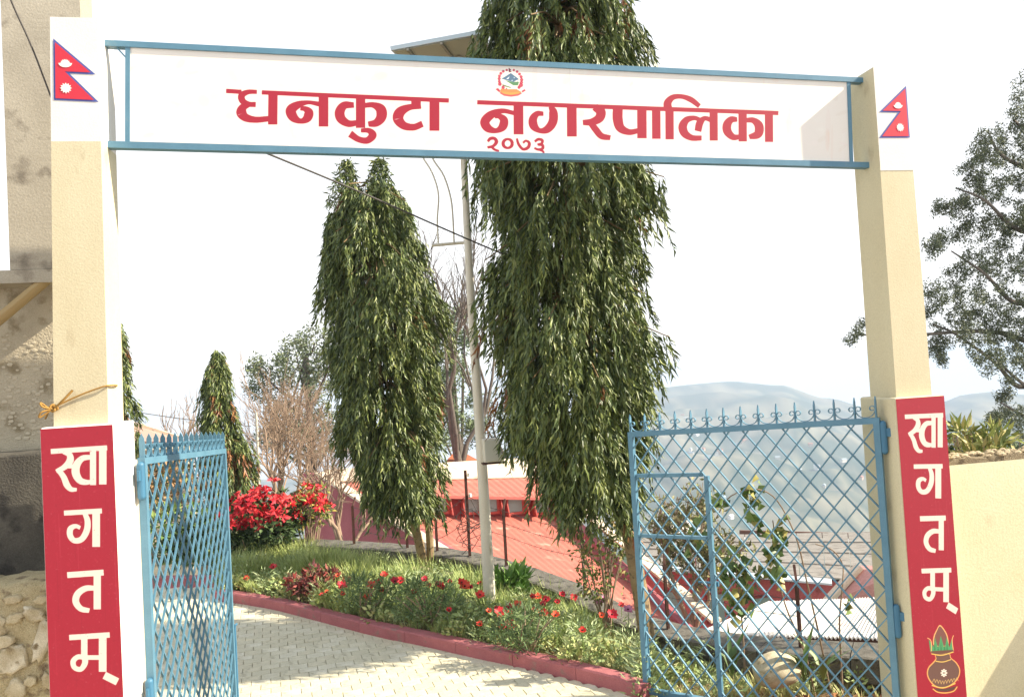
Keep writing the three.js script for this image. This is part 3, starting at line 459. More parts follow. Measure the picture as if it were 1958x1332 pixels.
// flower bed soil: lofted from the kerb to the foot of the low wall
const bedA = [], bedB = [], NB = 60; let bedHeight;
{
  const gateEnd = V(3.3, 0.02, -4.42);
  const inner = new THREE.CatmullRomCurve3([...kerbPts.map((p, i) => p.clone().setY(0.07).add(V(0.05, 0, -0.05))), V(1.55, 0.05, -4.9), V(2.4, 0.03, -4.55), gateEnd], false, 'centripetal');
  for (let i = 0; i <= NB; i++) { bedA.push(inner.getPointAt(i / NB)); const w = wallCurve.getPointAt(0.06 + 0.86 * i / NB); bedB.push(V(w.x, w.y - 0.3, w.z)); }
  const pos = [], idx = [], K = 14; const r = rng(5);
  for (let i = 0; i <= NB; i++) for (let k = 0; k <= K; k++) { const p = bedA[i].clone().lerp(bedB[i], k / K), edge = Math.min(1, k / 2); pos.push(p.x, p.y + edge * 0.09 * fbm(p.x * 2.2, p.z * 2.2, 4, 4), p.z); }
  for (let i = 0; i < NB; i++) for (let k = 0; k < K; k++) { const a = i * (K + 1) + k; idx.push(a, a + 1, a + K + 1, a + 1, a + K + 2, a + K + 1); }
  const g = new THREE.BufferGeometry(); g.setAttribute('position', new THREE.Float32BufferAttribute(pos, 3)); g.setIndex(idx); g.computeVertexNormals(); structure('flower_bed', metric(g), M.soil, 'bare brown soil of the flower bed behind the kerb', 'soil');
  bedHeight = (x, z) => { let best = 1e9, y = 0; for (let i = 0; i <= NB; i += 1) { const a = bedA[i], b = bedB[i], dx = b.x - a.x, dz = b.z - a.z, l2 = dx * dx + dz * dz, t = Math.max(0, Math.min(1, ((x - a.x) * dx + (z - a.z) * dz) / l2)), ex = a.x + dx * t - x, ez = a.z + dz * t - z, d = ex * ex + ez * ez; if (d < best) { best = d; y = a.y + (b.y - a.y) * t; } } return y; };
}
const onBed = (px, py) => { let p = onY(px, py, 0); for (let i = 0; i < 4; i++) p = onY(px, py, bedHeight(p.x, p.z)); return p; };
{ // low wall: coping over rubble, on the edge of the terrace
  const t = thing('terrace_wall', 'low grey terrace wall with rough concrete coping behind the flower bed', 'wall');
  const N = 16; for (let i = 0; i < N; i++) { const g = sweep(wallCurve, 6, [[-0.1, -0.2], [-0.1, -0.01], [-0.08, 0], [0.26, 0], [0.28, -0.01], [0.28, -0.2]], i / N + 0.0007, (i + 1) / N); const p = g.attributes.position; for (let k = 0; k < p.count; k++) p.setY(k, p.getY(k) + 0.02 * fbm(p.getX(k) * 5, p.getZ(k) * 5, p.getY(k) * 5, 3)); g.computeVertexNormals(); part('coping_block', g, M.coping, t); }
  part('retaining_core', sweep(wallCurve, 60, [[-0.02, -6.5], [-0.02, -0.19], [0.26, -0.19], [0.26, -6.5]]), M.mortar, t);
  const r = rng(31); for (let i = 0; i < 46; i++) { const u = 0.12 + 0.82 * (i % 23) / 23 + r() * 0.01, p = wallCurve.getPointAt(u), row = i < 23 ? 0 : 1, s = 0.07 + r() * 0.04; const g = new THREE.IcosahedronGeometry(1, 1), q = g.attributes.position; for (let k = 0; k < q.count; k++) { const f = 1 + 0.3 * fbm(q.getX(k) * 1.5 + i, q.getY(k) * 1.5, q.getZ(k) * 1.5, 2); q.setXYZ(k, q.getX(k) * s * 1.3 * f, q.getY(k) * s * 0.8 * f, q.getZ(k) * s * 0.6 * f); } const tg = wallCurve.getTangentAt(u); g.rotateY(Math.atan2(-tg.z, tg.x)); g.translate(p.x, p.y - 0.27 - row * 0.13, p.z); const gg = mergeVertices(g.deleteAttribute('uv').deleteAttribute('normal')); gg.computeVertexNormals(); part('stone', metric(gg), M.rubble[i % 3], t); }
}
// drive: ground sheet and pavers
{
  const far0 = onY(-260, 1124, 0), g = new THREE.BufferGeometry(), y = -0.05;
  const poly = [V(-14, y, 9), V(9, y, 9), V(9, y, -4.3), V(3.0, y, -4.3), V(1.6, y, -4.75), ...[...kerbPts].reverse().map((p) => p.clone().setY(y).add(V(0.06, 0, 0))), onY(482, 1118, 0).setY(y), V(-14, y, onY(200, 1121, 0).z - 0.9)];
  const sh = new THREE.Shape(poly.map((p) => new THREE.Vector2(p.x, -p.z))), sg = new THREE.ShapeGeometry(sh); sg.rotateX(-Math.PI / 2); sg.translate(0, y, 0); structure('ground', metric(sg), M.soil, 'earth and sand bedding under the gateway and drive', 'ground');
  const drive = new THREE.Group(); drive.name = 'driveway'; drive.userData = { kind: 'structure', label: 'drive paved with pale interlocking concrete blocks', category: 'driveway' }; scene.add(drive);
  const far = [onY(200, 1121, 0), onY(482, 1118, 0)], fs = (far[1].z - far[0].z) / (far[1].x - far[0].x);
  const inside = (x, z) => {
    if (z > -3.2) return false; if (z < far[0].z + fs * (x - far[0].x) + 0.06 - 0.0) return false;
    const p = kerbPts; if (x > p[0].x) { for (let i = 0; i < p.length - 1; i++) if (x >= p[i].x && x < p[i + 1].x) { const zz = p[i].z + (p[i + 1].z - p[i].z) * (x - p[i].x) / (p[i + 1].x - p[i].x); return z > zz - 0.06; } if (x > p[p.length - 1].x) return z > -4.45 && x < 2.95; }
    return true;
  };
  const PWx = 0.15, PD = 0.11, ang = 0.12, ca = Math.cos(ang), sa = Math.sin(ang), list = [], r = rng(17);
  for (let j = -40; j < 75; j++) for (let i = -70; i < 60; i++) { const lx = (i + (j % 2 ? 0.5 : 0)) * PWx, lz = -j * PD - 4, x = lx * ca + lz * sa + 0.5, z = -lx * sa + lz * ca; if (x < -6.5 || x > 2.9 || !inside(x, z)) continue; const [px, py, d] = toPx(V(x, 0, z)); const vis = d > 0 && px > 430 && px < 1240 && py < 1332 && py > 1100; list.push({ x, z, d, vis, seen: d > 0 && px > -30 && px < 1300 && py < 1420 }); }
  const bw = PWx - 0.0035, bd = PD - 0.0035, ch = 0.004;
  const block = (() => { const f = [], lv = [[bw / 2, bd / 2, -0.05], [bw / 2, bd / 2, -ch], [bw / 2 - ch, bd / 2 - ch, 0]]; const q = lv.map(([a, b, y2]) => [V(-a, y2, b), V(a, y2, b), V(a, y2, -b), V(-a, y2, -b)]); const tri = []; for (let l = 0; l < 2; l++) for (let k = 0; k < 4; k++) { const n = (k + 1) % 4; tri.push(q[l][k], q[l][n], q[l + 1][n], q[l][k], q[l + 1][n], q[l + 1][k]); } tri.push(q[2][0], q[2][1], q[2][2], q[2][0], q[2][2], q[2][3]); const g2 = new THREE.BufferGeometry(); g2.setAttribute('position', new THREE.Float32BufferAttribute(tri.flatMap((v) => v.toArray()), 3)); g2.computeVertexNormals(); return metric(g2); })();
  const variants = [0, 1, 2, 3].map((k) => { const g2 = block.clone(), u = g2.attributes.uv; for (let i = 0; i < u.count; i++) u.setXY(i, u.getX(i) + k * 0.37, u.getY(i) + k * 0.21); return g2; });
  list.sort((a, b) => (b.vis - a.vis) || (a.d - b.d)); const rest = [];
  list.forEach((b, n) => {
    const k = Math.floor(r() * 4), dy = (r() - 0.5) * 0.004, tilt = (r() - 0.5) * 0.02;
    if (n < 300) { const m = part('paver', variants[k], M.paver[(k + n) % 4], drive); m.position.set(b.x, dy, b.z); m.rotation.set(tilt, ang, (r() - 0.5) * 0.02); }
    else { const g2 = variants[k].clone(); g2.rotateY(ang); g2.translate(b.x, dy, b.z); (rest[k] ??= []).push(g2); }
  });
  rest.forEach((l, k) => part('paver_field', mergeGeometries(l), M.paver[k], drive, true));
}

// ------------------------------------------------------------------ foliage tools
class Leaves {
  constructor() { this.p = []; this.c = []; this.i = []; }
  leaf(o, dir, side, len, w, col, fold = 0.25, curl = 0.1) {
    const n = V().crossVectors(side, dir).normalize(), k = this.p.length / 3, add = (a, s, h) => { const v = o.clone().addScaledVector(dir, a * len).addScaledVector(side, s * w).addScaledVector(n, h * len); this.p.push(v.x, v.y, v.z); this.c.push(col.r, col.g, col.b); };
    add(0, 0, 0); add(0.42, 0.5, fold * w / len + curl * 0.4); add(0.45, 0, curl * 0.4); add(0.42, -0.5, fold * w / len + curl * 0.4); add(1, 0, -curl);
    this.i.push(k, k + 1, k + 2, k, k + 2, k + 3, k + 1, k + 4, k + 2, k + 2, k + 4, k + 3);
  }
  geo() { const g = new THREE.BufferGeometry(); g.setAttribute('position', new THREE.Float32BufferAttribute(this.p, 3)); g.setAttribute('color', new THREE.Float32BufferAttribute(this.c, 3)); g.setIndex(this.i); g.computeVertexNormals(); return g; }
}
const rdir = (r) => { const a = r() * 6.2832, z = r() * 2 - 1, q = Math.sqrt(1 - z * z); return V(q * Math.cos(a), z, q * Math.sin(a)); };
const perp = (d, r) => { const s = rdir(r).cross(d); return s.lengthSq() < 1e-4 ? V(1, 0, 0) : s.normalize(); };
const tint = (cols, r, spread = 0.2) => { const c = cols[Math.floor(r() * cols.length)].clone(); const k = 1 + (r() - 0.5) * spread * 2; return c.multiplyScalar(k); };
const G = (list) => list.map((h) => hex(h));
const ASHOKA = G([0x4c5c2c, 0x5c6a34, 0x43532a, 0x6c783c, 0x7c8446]);
const leafGloss = leafMat(0.46), leafSoft = leafMat(0.65);

function ashokaTree({ label, d, outline, trunks, seed, n, twigs = 7, per = 13, len = 0.15, brown = 0, top }) {
  const r = rng(seed), k = d / FOCAL, t = thing('ashoka_tree', label, 'tree', null, 'weeping columnar trees'), L = new Leaves(), D = new Leaves();
  const rows = outline.map(([y, a, b]) => ({ c: at((a + b) / 2, y, d), rad: (b - a) / 2 * k })).sort((p, q) => p.c.y - q.c.y);
  const ats = (y) => { let i = 0; while (i < rows.length - 2 && rows[i + 1].c.y < y) i++; const a = rows[i], b = rows[i + 1], f = Math.max(0, Math.min(1, (y - a.c.y) / (b.c.y - a.c.y))); return { c: a.c.clone().lerp(b.c, f), rad: a.rad + (b.rad - a.rad) * f }; };
  const y0 = rows[0].c.y, y1 = rows[rows.length - 1].c.y, limbs = [];
  for (let i = 0; i < n; i++) {
    const y = y0 + (y1 - y0) * Math.min(1, Math.max(0, (i + r() * 14 - 6) / n)), { c, rad } = ats(y), az = r() * 6.2832, out = V(Math.cos(az), 0, Math.sin(az)), R = rad * Math.max(0.42, Math.min(1.18, 0.84 + 0.2 * r() + 1.35 * fbm(Math.cos(az) * 1.7 + seed, y * 1.5, Math.sin(az) * 1.7, 2))), reach = Math.min(0.4, R * 0.6), browned = r() < brown;
    const ox = out.clone(), root = c.clone().setY(y + reach * 0.9), tip = c.clone().addScaledVector(ox, R * 0.92).setY(y + 0.12);
    if (i % 3 === 0) limbs.push(limb([root.clone().addScaledVector(ox, 0.03), c.clone().addScaledVector(ox, R * 0.5).setY(y + reach * 0.75), tip], 0.011, 0.005, 5));
    for (let j = 0; j < twigs; j++) {
      const f = 0.3 + 0.7 * Math.sqrt((j + 0.5) / twigs), q = root.clone().lerp(tip, f), sw = V(-out.z, 0, out.x).multiplyScalar((r() - 0.5) * 0.24 * Math.max(0.4, rad)); q.add(sw).y += (r() - 0.5) * 0.1;
      const drop = 0.16 + 0.36 * r(), lean = out.clone().multiplyScalar(0.25 * r()).add(V((r() - 0.5) * 0.2, -1, (r() - 0.5) * 0.2)).normalize();
      for (let m = 0; m < per; m++) {
        const o = q.clone().addScaledVector(lean, drop * m / per), dd = lean.clone().multiplyScalar(1.1).add(rdir(r).multiplyScalar(0.5)).addScaledVector(out, 0.22).normalize();
        const col = browned && m > 3 ? tint(G([0x8a5a34, 0x9a6a3c, 0x7a4c30]), r) : tint(ASHOKA, r, 0.28);
        L.leaf(o, dd, perp(dd, r), len * (0.6 + 0.6 * r()), len * (0.13 + 0.08 * r()), col, 0.3, 0.06 + 0.14 * r());
      }
    }
  }
  const barks = trunks.map((pts) => limb(pts, pts.r0, pts.r1, 12)); barks.forEach((b) => part('trunk', metric(b), M.bark, t));
  part('branches', join(limbs), M.bark, t); part('crown', L.geo(), leafGloss, t, true); return t;
}
const trunkPath = (list, d, r0, r1) => { const p = list.map(([x, y]) => at(x, y, d)); p.r0 = r0; p.r1 = r1; return p; };
ashokaTree({
  label: 'tallest weeping evergreen, its crown rising behind and above the sign', d: 7.0, seed: 11, n: 640, twigs: 9, per: 22, len: 0.115, brown: 0.035,
  outline: [[-330, 1030, 1080], [-150, 970, 1150], [0, 935, 1195], [60, 920, 1215], [105, 912, 1250], [200, 900, 1255], [320, 890, 1255], [400, 895, 1270], [470, 905, 1245], [530, 892, 1232], [600, 908, 1268], [700, 925, 1280], [790, 962, 1265], [860, 988, 1250], [920, 1015, 1240], [965, 1090, 1236]],
  trunks: [trunkPath([[1238, 1222], [1222, 1120], [1200, 1010], [1160, 900], [1110, 600], [1075, 200], [1050, -300]], 7.0, 0.075, 0.02), trunkPath([[1232, 1150], [1215, 1050], [1206, 960], [1180, 850]], 7.06, 0.045, 0.03)],
});
ashokaTree({
  label: 'weeping evergreen with a forked top, standing on two slim stems before the red roof', d: 9.35, seed: 23, n: 420, twigs: 8, per: 20, len: 0.125, brown: 0.02,
  outline: [[372, 642, 768], [400, 632, 780], [470, 622, 800], [560, 606, 842], [650, 618, 850], [700, 632, 830], [790, 650, 830], [860, 664, 848], [920, 678, 850], [965, 700, 845]],
  trunks: [trunkPath([[812, 1108], [806, 1060], [788, 990], [765, 930], [735, 800], [700, 400]], 9.35, 0.058, 0.02), trunkPath([[822, 1106], [822, 1040], [812, 960], [790, 900]], 9.4, 0.05, 0.035)],
});
{ // the two leaders at its top
  const t = scene.children[scene.children.length - 1], r = rng(8), L = new Leaves(); for (const [px, py] of [[662, 312], [725, 308]]) for (let i = 0; i < 620; i++) { const q = r(), o = at(px + (r() - 0.5) * (16 + 66 * q), py - 8 + q * 92, 9.35 + (r() - 0.5) * (0.1 + 0.55 * q)), dd = V((r() - 0.5) * 0.9, -0.7 + r() * 0.8, (r() - 0.5) * 0.9).normalize(); L.leaf(o, dd, perp(dd, r), 0.09 + 0.05 * r(), 0.02, tint(ASHOKA, r, 0.3), 0.3, 0.12); } part('leader', L.geo(), leafGloss, t, true);
}
ashokaTree({
  label: 'small weeping evergreen with bronze young tips beside the bare trees', d: 13, seed: 31, n: 230, twigs: 6, per: 14, len: 0.14, brown: 0.1,
  outline: [[682, 408, 420], [715, 396, 436], [760, 388, 446], [820, 380, 462], [880, 382, 484], [940, 392, 490], [1000, 410, 482], [1060, 420, 470]],
  trunks: [trunkPath([[452, 1090], [446, 960], [425, 700]], 13, 0.06, 0.02)],
});
ashokaTree({
  label: 'weeping evergreen half hidden behind the roped pillar', d: 12, seed: 37, n: 150, twigs: 6, per: 14, len: 0.14, brown: 0.04,
  outline: [[628, 196, 226], [680, 180, 248], [740, 172, 256], [800, 170, 262], [860, 172, 266], [960, 180, 262], [1040, 190, 256]],
  trunks: [trunkPath([[222, 1085], [215, 900], [210, 650]], 12, 0.06, 0.02)],
});

// bare and thin-leaved trees beyond the wall
function bareTree({ name = 'bare_tree', label, base, h, spread, seed, r0, depth = 5, mat, group, leaves, lean = V(0, 0, 0) }) {
  const r = rng(seed), t = thing(name, label, 'tree', base, group), trunk = [], br = [], tw = [], L = new Leaves();
  (function grow(p, d, len, rad, lv) {
    const mid = p.clone().addScaledVector(d, len * 0.5).add(rdir(r).multiplyScalar(len * 0.07)), q = p.clone().addScaledVector(d, len).add(rdir(r).multiplyScalar(len * 0.08)), n = lv > 3 ? 7 : 4;
    (lv === depth ? trunk : lv > depth - 3 ? br : tw).push(taper(p, mid, rad, rad * 0.86, n), taper(mid, q, rad * 0.86, rad * 0.7, n));
    if (leaves && lv <= 2) for (let i = 0; i < leaves.n; i++) { const o = p.clone().lerp(q, r()).add(rdir(r).multiplyScalar(leaves.spread * r())), dd = rdir(r); L.leaf(o, dd, perp(dd, r), leaves.len * (0.6 + 0.7 * r()), leaves.len * 0.36, tint(leaves.cols, r, 0.25)); }
    if (!lv) return;
    const kids = lv === depth ? 4 : 2 + (r() < 0.65 ? 1 : 0);
    for (let i = 0; i < kids; i++) { const nd = d.clone().multiplyScalar(0.9).add(rdir(r).multiplyScalar(spread)).add(V(0, 0.18, 0)).add(lean).normalize(); grow(p.clone().lerp(q, 0.55 + 0.45 * (i + 1) / kids), nd, len * (0.62 + 0.24 * r()), rad * 0.62, lv - 1); }
  })(V(0, 0, 0), V(lean.x, 1, lean.z).normalize(), h * 0.3, r0, depth);
  part('trunk', metric(join(trunk)), mat, t); part('branches', metric(join(br)), mat, t); part('twigs', join(tw), mat, t, true); if (leaves) part('crown', L.geo(), leafSoft, t, true);
  return t;
}
const twigMat = weathered(0xa08a74, 0x8a7562, 0x6b5a4c, { f: 6, rep: 1, size: 256, seed: 80 }), greyBark = weathered(0x6b6258, 0x574f47, 0x45403a, { f: 6, rep: 1, size: 256, seed: 82 });
const foot = (px, d, y) => { const p = at(px, 1000, d); p.y = y; return p; };
bareTree({ label: 'leafless pale-twigged tree rising behind the red-bracted bush', base: foot(545, 16, -2.4), h: 5.6, spread: 0.55, seed: 3, r0: 0.09, depth: 7, mat: twigMat, group: 'leafless trees beyond the wall' });
bareTree({ label: 'leafless pale-twigged tree behind the pink gable, branches sweeping sideways', base: foot(640, 15, -2.2), h: 4.4, spread: 0.62, seed: 9, r0: 0.07, depth: 7, mat: twigMat, group: 'leafless trees beyond the wall', lean: V(0.06, 0, 0) });
bareTree({ label: 'thin leafless sapling between the two small weeping evergreens', base: foot(345, 17, -1.2), h: 4.4, spread: 0.5, seed: 14, r0: 0.05, depth: 4, mat: twigMat, group: 'leafless trees beyond the wall' });
bareTree({ label: 'tall leafless tree with fine dark twigs behind the lamp pole', base: foot(890, 24, -3), h: 10.4, spread: 0.42, seed: 19, r0: 0.14, depth: 6, mat: greyBark, group: 'leafless trees beyond the wall' });
const dull = { n: 26, spread: 0.5, len: 0.13, cols: G([0x5c6844, 0x6a7450, 0x4c5a3c, 0x75795a]) };
function clumpTree({ label, d, trunk, r0, clumps, leaf, cols, seed, group }) {   // crown of loose leaf clumps, each on its own limb
  const r = rng(seed), t = thing('leafy_tree', label, 'tree', null, group), tp = trunk.map(([x, y]) => at(x, y, d)), L = new Leaves(), wood = [];
  part('trunk', metric(limb(tp, r0, r0 * 0.4, 9)), greyBark, t);
  for (const [x, y, s] of clumps) {
    const c = at(x, y, d + (r() - 0.5) * 2.4), R = s * d / FOCAL, from = tp[1 + Math.floor(r() * (tp.length - 1))]; wood.push(limb([from, from.clone().lerp(c, 0.55).add(V(0, -0.15, 0)), c], r0 * 0.3, 0.02, 5));
    for (let j = 0; j < s * 0.9; j++) { const sc = c.clone().add(rdir(r).multiplyScalar(R * Math.cbrt(r()))); for (let i = 0; i < 26; i++) { const o = sc.clone().add(rdir(r).multiplyScalar(0.24 * Math.cbrt(r()))), dd = rdir(r); L.leaf(o, dd, perp(dd, r), leaf * (0.6 + 0.8 * r()), leaf * 0.4, tint(cols, r, 0.3)); } }
  }
  part('limbs', metric(join(wood)), greyBark, t); part('crown', L.geo(), leafSoft, t, true); return t;
}
const DULL = G([0x66724e, 0x74805a, 0x566446, 0x808666]);
clumpTree({ label: 'dull green open tree behind the bare twigs', d: 26, trunk: [[600, 1060], [598, 900], [590, 780], [585, 680]], r0: 0.2, leaf: 0.13, cols: DULL, seed: 41, group: 'green trees beyond the wall', clumps: [[565, 672, 36], [602, 655, 34], [530, 712, 34], [580, 735, 46], [622, 715, 36], [545, 790, 40], [600, 800, 46], [560, 850, 36], [630, 840, 34], [500, 745, 26], [640, 670, 28], [486, 700, 16], [510, 830, 24]] });
clumpTree({ label: 'dull green open tree showing between lamp pole and forked weeping evergreen', d: 27, trunk: [[885, 1060], [882, 900], [868, 780], [862, 640]], r0: 0.18, leaf: 0.13, cols: G([0x6c7c54, 0x7c8a62, 0x5c6c4a]), seed: 47, group: 'green trees beyond the wall', clumps: [[862, 612, 30], [842, 660, 36], [884, 650, 26], [832, 715, 36], [868, 720, 34], [836, 775, 36], [866, 790, 30], [826, 830, 28], [888, 600, 16], [850, 838, 18], [905, 760, 12], [900, 820, 12]] });
bareTree({ name: 'leafy_tree', label: 'dull green tree standing behind the tallest weeping evergreen', base: foot(1010, 30, -4), h: 5.5, spread: 0.5, seed: 53, r0: 0.18, depth: 5, mat: greyBark, leaves: dull, group: 'green trees beyond the wall' });
bareTree({ name: 'leafy_tree', label: 'brownish thin-leaved tree seen through the wicket lattice', base: foot(1310, 17, -4.4), h: 4.4, spread: 0.5, seed: 59, r0: 0.1, depth: 5, mat: twigMat, leaves: { n: 8, spread: 0.3, len: 0.16, cols: G([0x7a7a48, 0x6a6c40, 0x8a8458]) }, group: 'green trees beyond the wall' });

// large tree beyond the boundary wall: limbs reaching in from a trunk past the wall's end
{
  const d = 12, t = thing('spreading_tree', 'large dark spreading tree with airy leaf clumps above the boundary wall', 'tree'), r = rng(61), L = new Leaves(), wood = [], cols = G([0x535c44, 0x60684c, 0x485039, 0x6f7452]);
  const trunkP = [at(2120, 1300, d), at(2100, 1000, d), at(2070, 780, d), at(2040, 560, d), at(2010, 330, d), at(1990, 120, d)]; part('trunk', metric(limb(trunkP, 0.26, 0.08, 12)), greyBark, t);
  const limbs = [[[2055, 700], [1960, 740], [1900, 690], [1830, 640], [1785, 620]], [[2060, 760], [1985, 745], [1940, 720], [1890, 670]], [[2040, 560], [1950, 580], [1880, 520], [1820, 480]], [[2025, 450], [1950, 440], [1880, 380], [1830, 360]], [[2010, 330], [1960, 320], [1910, 290], [1890, 250]], [[2060, 780], [2000, 820], [1950, 790], [1915, 770]], [[1995, 200], [1960, 240], [1940, 230]], [[2055, 700], [1930, 640], [1740, 640], [1640, 640]]];
  for (const l of limbs) wood.push(limb(l.map(([x, y], i) => at(x, y, d + (i % 2 ? 0.3 : -0.3))), 0.05, 0.012, 6)); part('limbs', metric(join(wood)), greyBark, t);
  const clumps = [[1935, 260, 34], [1890, 275, 26], [1870, 300, 22], [1940, 320, 40], [1900, 340, 34], [1850, 340, 24], [1925, 390, 44], [1870, 390, 32], [1830, 405, 28], [1800, 395, 14], [1945, 450, 40], [1890, 445, 36], [1840, 440, 20], [1782, 470, 18], [1800, 452, 14], [1925, 510, 44], [1875, 500, 34], [1835, 530, 26], [1795, 560, 24], [1780, 590, 16], [1850, 570, 26], [1900, 570, 40], [1945, 590, 40], [1885, 620, 36], [1835, 610, 24], [1800, 640, 26], [1930, 650, 42], [1860, 650, 26], [1790, 665, 16], [1895, 690, 24], [1940, 700, 34], [1800, 690, 10], [1925, 760, 16], [1912, 790, 18], [1900, 805, 14], [1950, 800, 24], [1950, 850, 22], [1990, 300, 50], [1990, 420, 55], [1990, 540, 55], [1990, 660, 50], [2040, 500, 80], [2050, 650, 70], [2040, 350, 70], [1640, 636, 7], [1652, 618, 6], [1627, 652, 6], [1960, 200, 30], [2000, 180, 50], [2080, 280, 80], [2120, 450, 90], [2130, 620, 80]];
  for (const [x, y, s] of clumps) { const c = at(x, y, d + (r() - 0.5) * 1.6), R = s * 1.1 * d / FOCAL, subs = Math.max(3, Math.round(s * 0.72)); for (let j = 0; j < subs; j++) { const sc = c.clone().add(rdir(r).multiplyScalar(R * Math.cbrt(r()))); const m = 48; for (let i = 0; i < m; i++) { const o = sc.clone().add(rdir(r).multiplyScalar(0.085 * Math.cbrt(r()))), dd = rdir(r).add(V(0, -0.35, 0)).normalize(); L.leaf(o, dd, perp(dd, r), 0.034 + 0.032 * r(), 0.013 + 0.008 * r(), tint(cols, r, 0.3)); } } }
  part('crown', L.geo(), leafSoft, t, true);
}

// ------------------------------------------------------------------ bushes and bed plants
function bush({ name, label, category = 'bush', c, rx, ry, rz, n, len, w, cols, seed, stems = 7, group, rough, upright = 0, shell = 0.45, foot: fy, bracts }) {
  const r = rng(seed), base = V(c.x, fy ?? c.y - ry, c.z), t = thing(name, label, category, base, group), L = new Leaves(), S = [];
  for (let i = 0; i < stems; i++) { const d = rdir(r); d.y = Math.abs(d.y) + 0.4; const tip = V(d.x * rx * 0.8, (c.y - base.y) + d.y * ry * 0.5, d.z * rz * 0.8); S.push(limb([V((r() - 0.5) * rx * 0.2, -0.03, (r() - 0.5) * rz * 0.2), tip.clone().multiplyScalar(0.5).add(rdir(r).multiplyScalar(0.04)), tip], 0.012 * Math.max(1, rx), 0.004, 5)); }
  const blobs = []; for (let i = 0; i < 16; i++) { const d = rdir(r); blobs.push([V(d.x * rx * 0.66, c.y - base.y + d.y * ry * 0.66, d.z * rz * 0.66), 0.28 + 0.22 * r()]); }
  for (let i = 0; i < n; i++) { const [b, s] = blobs[Math.floor(r() * 16)], dd = rdir(r), o = b.clone().add(V(dd.x * rx * s, dd.y * ry * s, dd.z * rz * s).multiplyScalar(shell + (1 - shell) * r())); if (o.y < 0.02) continue; const ld = dd.clone().add(rdir(r).multiplyScalar(0.8)).add(V(0, upright, 0)).normalize(); L.leaf(o, ld, perp(ld, r), len * (0.6 + 0.7 * r()), w * (0.7 + 0.6 * r()), tint(cols, r, 0.25)); }
  part('stems', join(S), twigMat, t); part('foliage', L.geo(), rough ? leafMat(rough) : leafSoft, t, true);
  if (bracts) { const B = new Leaves(); for (let i = 0; i < bracts.n; i++) { const d = rdir(r); d.y = Math.abs(d.y) * 0.9 - 0.12; const o = V(d.x * rx, c.y - base.y + d.y * ry, d.z * rz).multiplyScalar(1); { const q = (0.62 + 0.4 * r()) * (0.8 + 1.1 * Math.max(-0.3, fbm(d.x * 1.6 + seed, d.y * 1.6, d.z * 1.6, 2))) + 0.12; o.x *= q; o.z *= q; o.y = c.y - base.y + (o.y - c.y + base.y) * q * 1.1; } for (let k = 0; k < 7; k++) { const a = k / 7 * 6.28 + r(), q = V(Math.cos(a), 0.25 * r(), Math.sin(a)).applyQuaternion(new THREE.Quaternion().setFromUnitVectors(V(0, 1, 0), d.clone().add(V(0, 0.5, 0.4)).normalize())); B.leaf(o, q, perp(q, r), bracts.len * (0.7 + 0.5 * r()), bracts.len * 0.5, tint(bracts.cols, r, 0.2)); } } part('bracts', B.geo(), leafSoft, t, true); }
  return t;
}
const GREEN = G([0x55702f, 0x66803a, 0x476028, 0x7a8c46]), DARK = G([0x3d5228, 0x334722, 0x4a6030]), YELL = G([0xaab468, 0x9caa5c, 0xb8bc78, 0x8c9c52]);
const RED = G([0xc01828, 0xd02434, 0xa81424, 0xd83a3a]);
{ const c = at(505, 990, 10.6); bush({ name: 'red_bracted_bush', label: 'bush covered in crimson bracts in front of the pink gable wall', c, rx: 0.56, ry: 0.56, rz: 0.5, n: 1500, len: 0.12, w: 0.045, cols: DARK, seed: 101, foot: -0.1, bracts: { n: 120, len: 0.1, cols: RED } }); }
{ const c = at(592, 968, 10.9); bush({ name: 'red_bracted_bush', label: 'thinner crimson bush with straw-coloured stems against the pink gable wall', c, rx: 0.34, ry: 0.32, rz: 0.34, n: 420, len: 0.11, w: 0.03, cols: G([0x9a9a50, 0xb0a050, 0x6a7c38]), seed: 103, stems: 20, foot: -0.1, bracts: { n: 46, len: 0.09, cols: RED } }); }
for (const [px, py, d, rx, ry, n, seed, cols, lab] of [[470, 1060, 10.4, 0.5, 0.42, 1700, 111, DARK, 'dense dark green shrub under the crimson bush'], [300, 1040, 11.2, 0.9, 0.6, 2200, 113, GREEN, 'mid green shrub seen through the gate leaf beside the roped pillar'], [385, 1050, 11.0, 0.6, 0.5, 1600, 115, DARK, 'dark shrub between kerb and small weeping evergreen'], [330, 930, 12.5, 0.8, 0.5, 1500, 117, G([0xa8825a, 0x9a7a50, 0x7c8048]), 'tall shrub with tan dry foliage behind the gate lattice']]) bush({ name: 'garden_shrub', label: lab, c: at(px, py, d), rx, ry, rz: rx * 0.8, n, len: 0.12, w: 0.045, cols, seed, foot: -0.05, group: 'shrubs along the far kerb' });
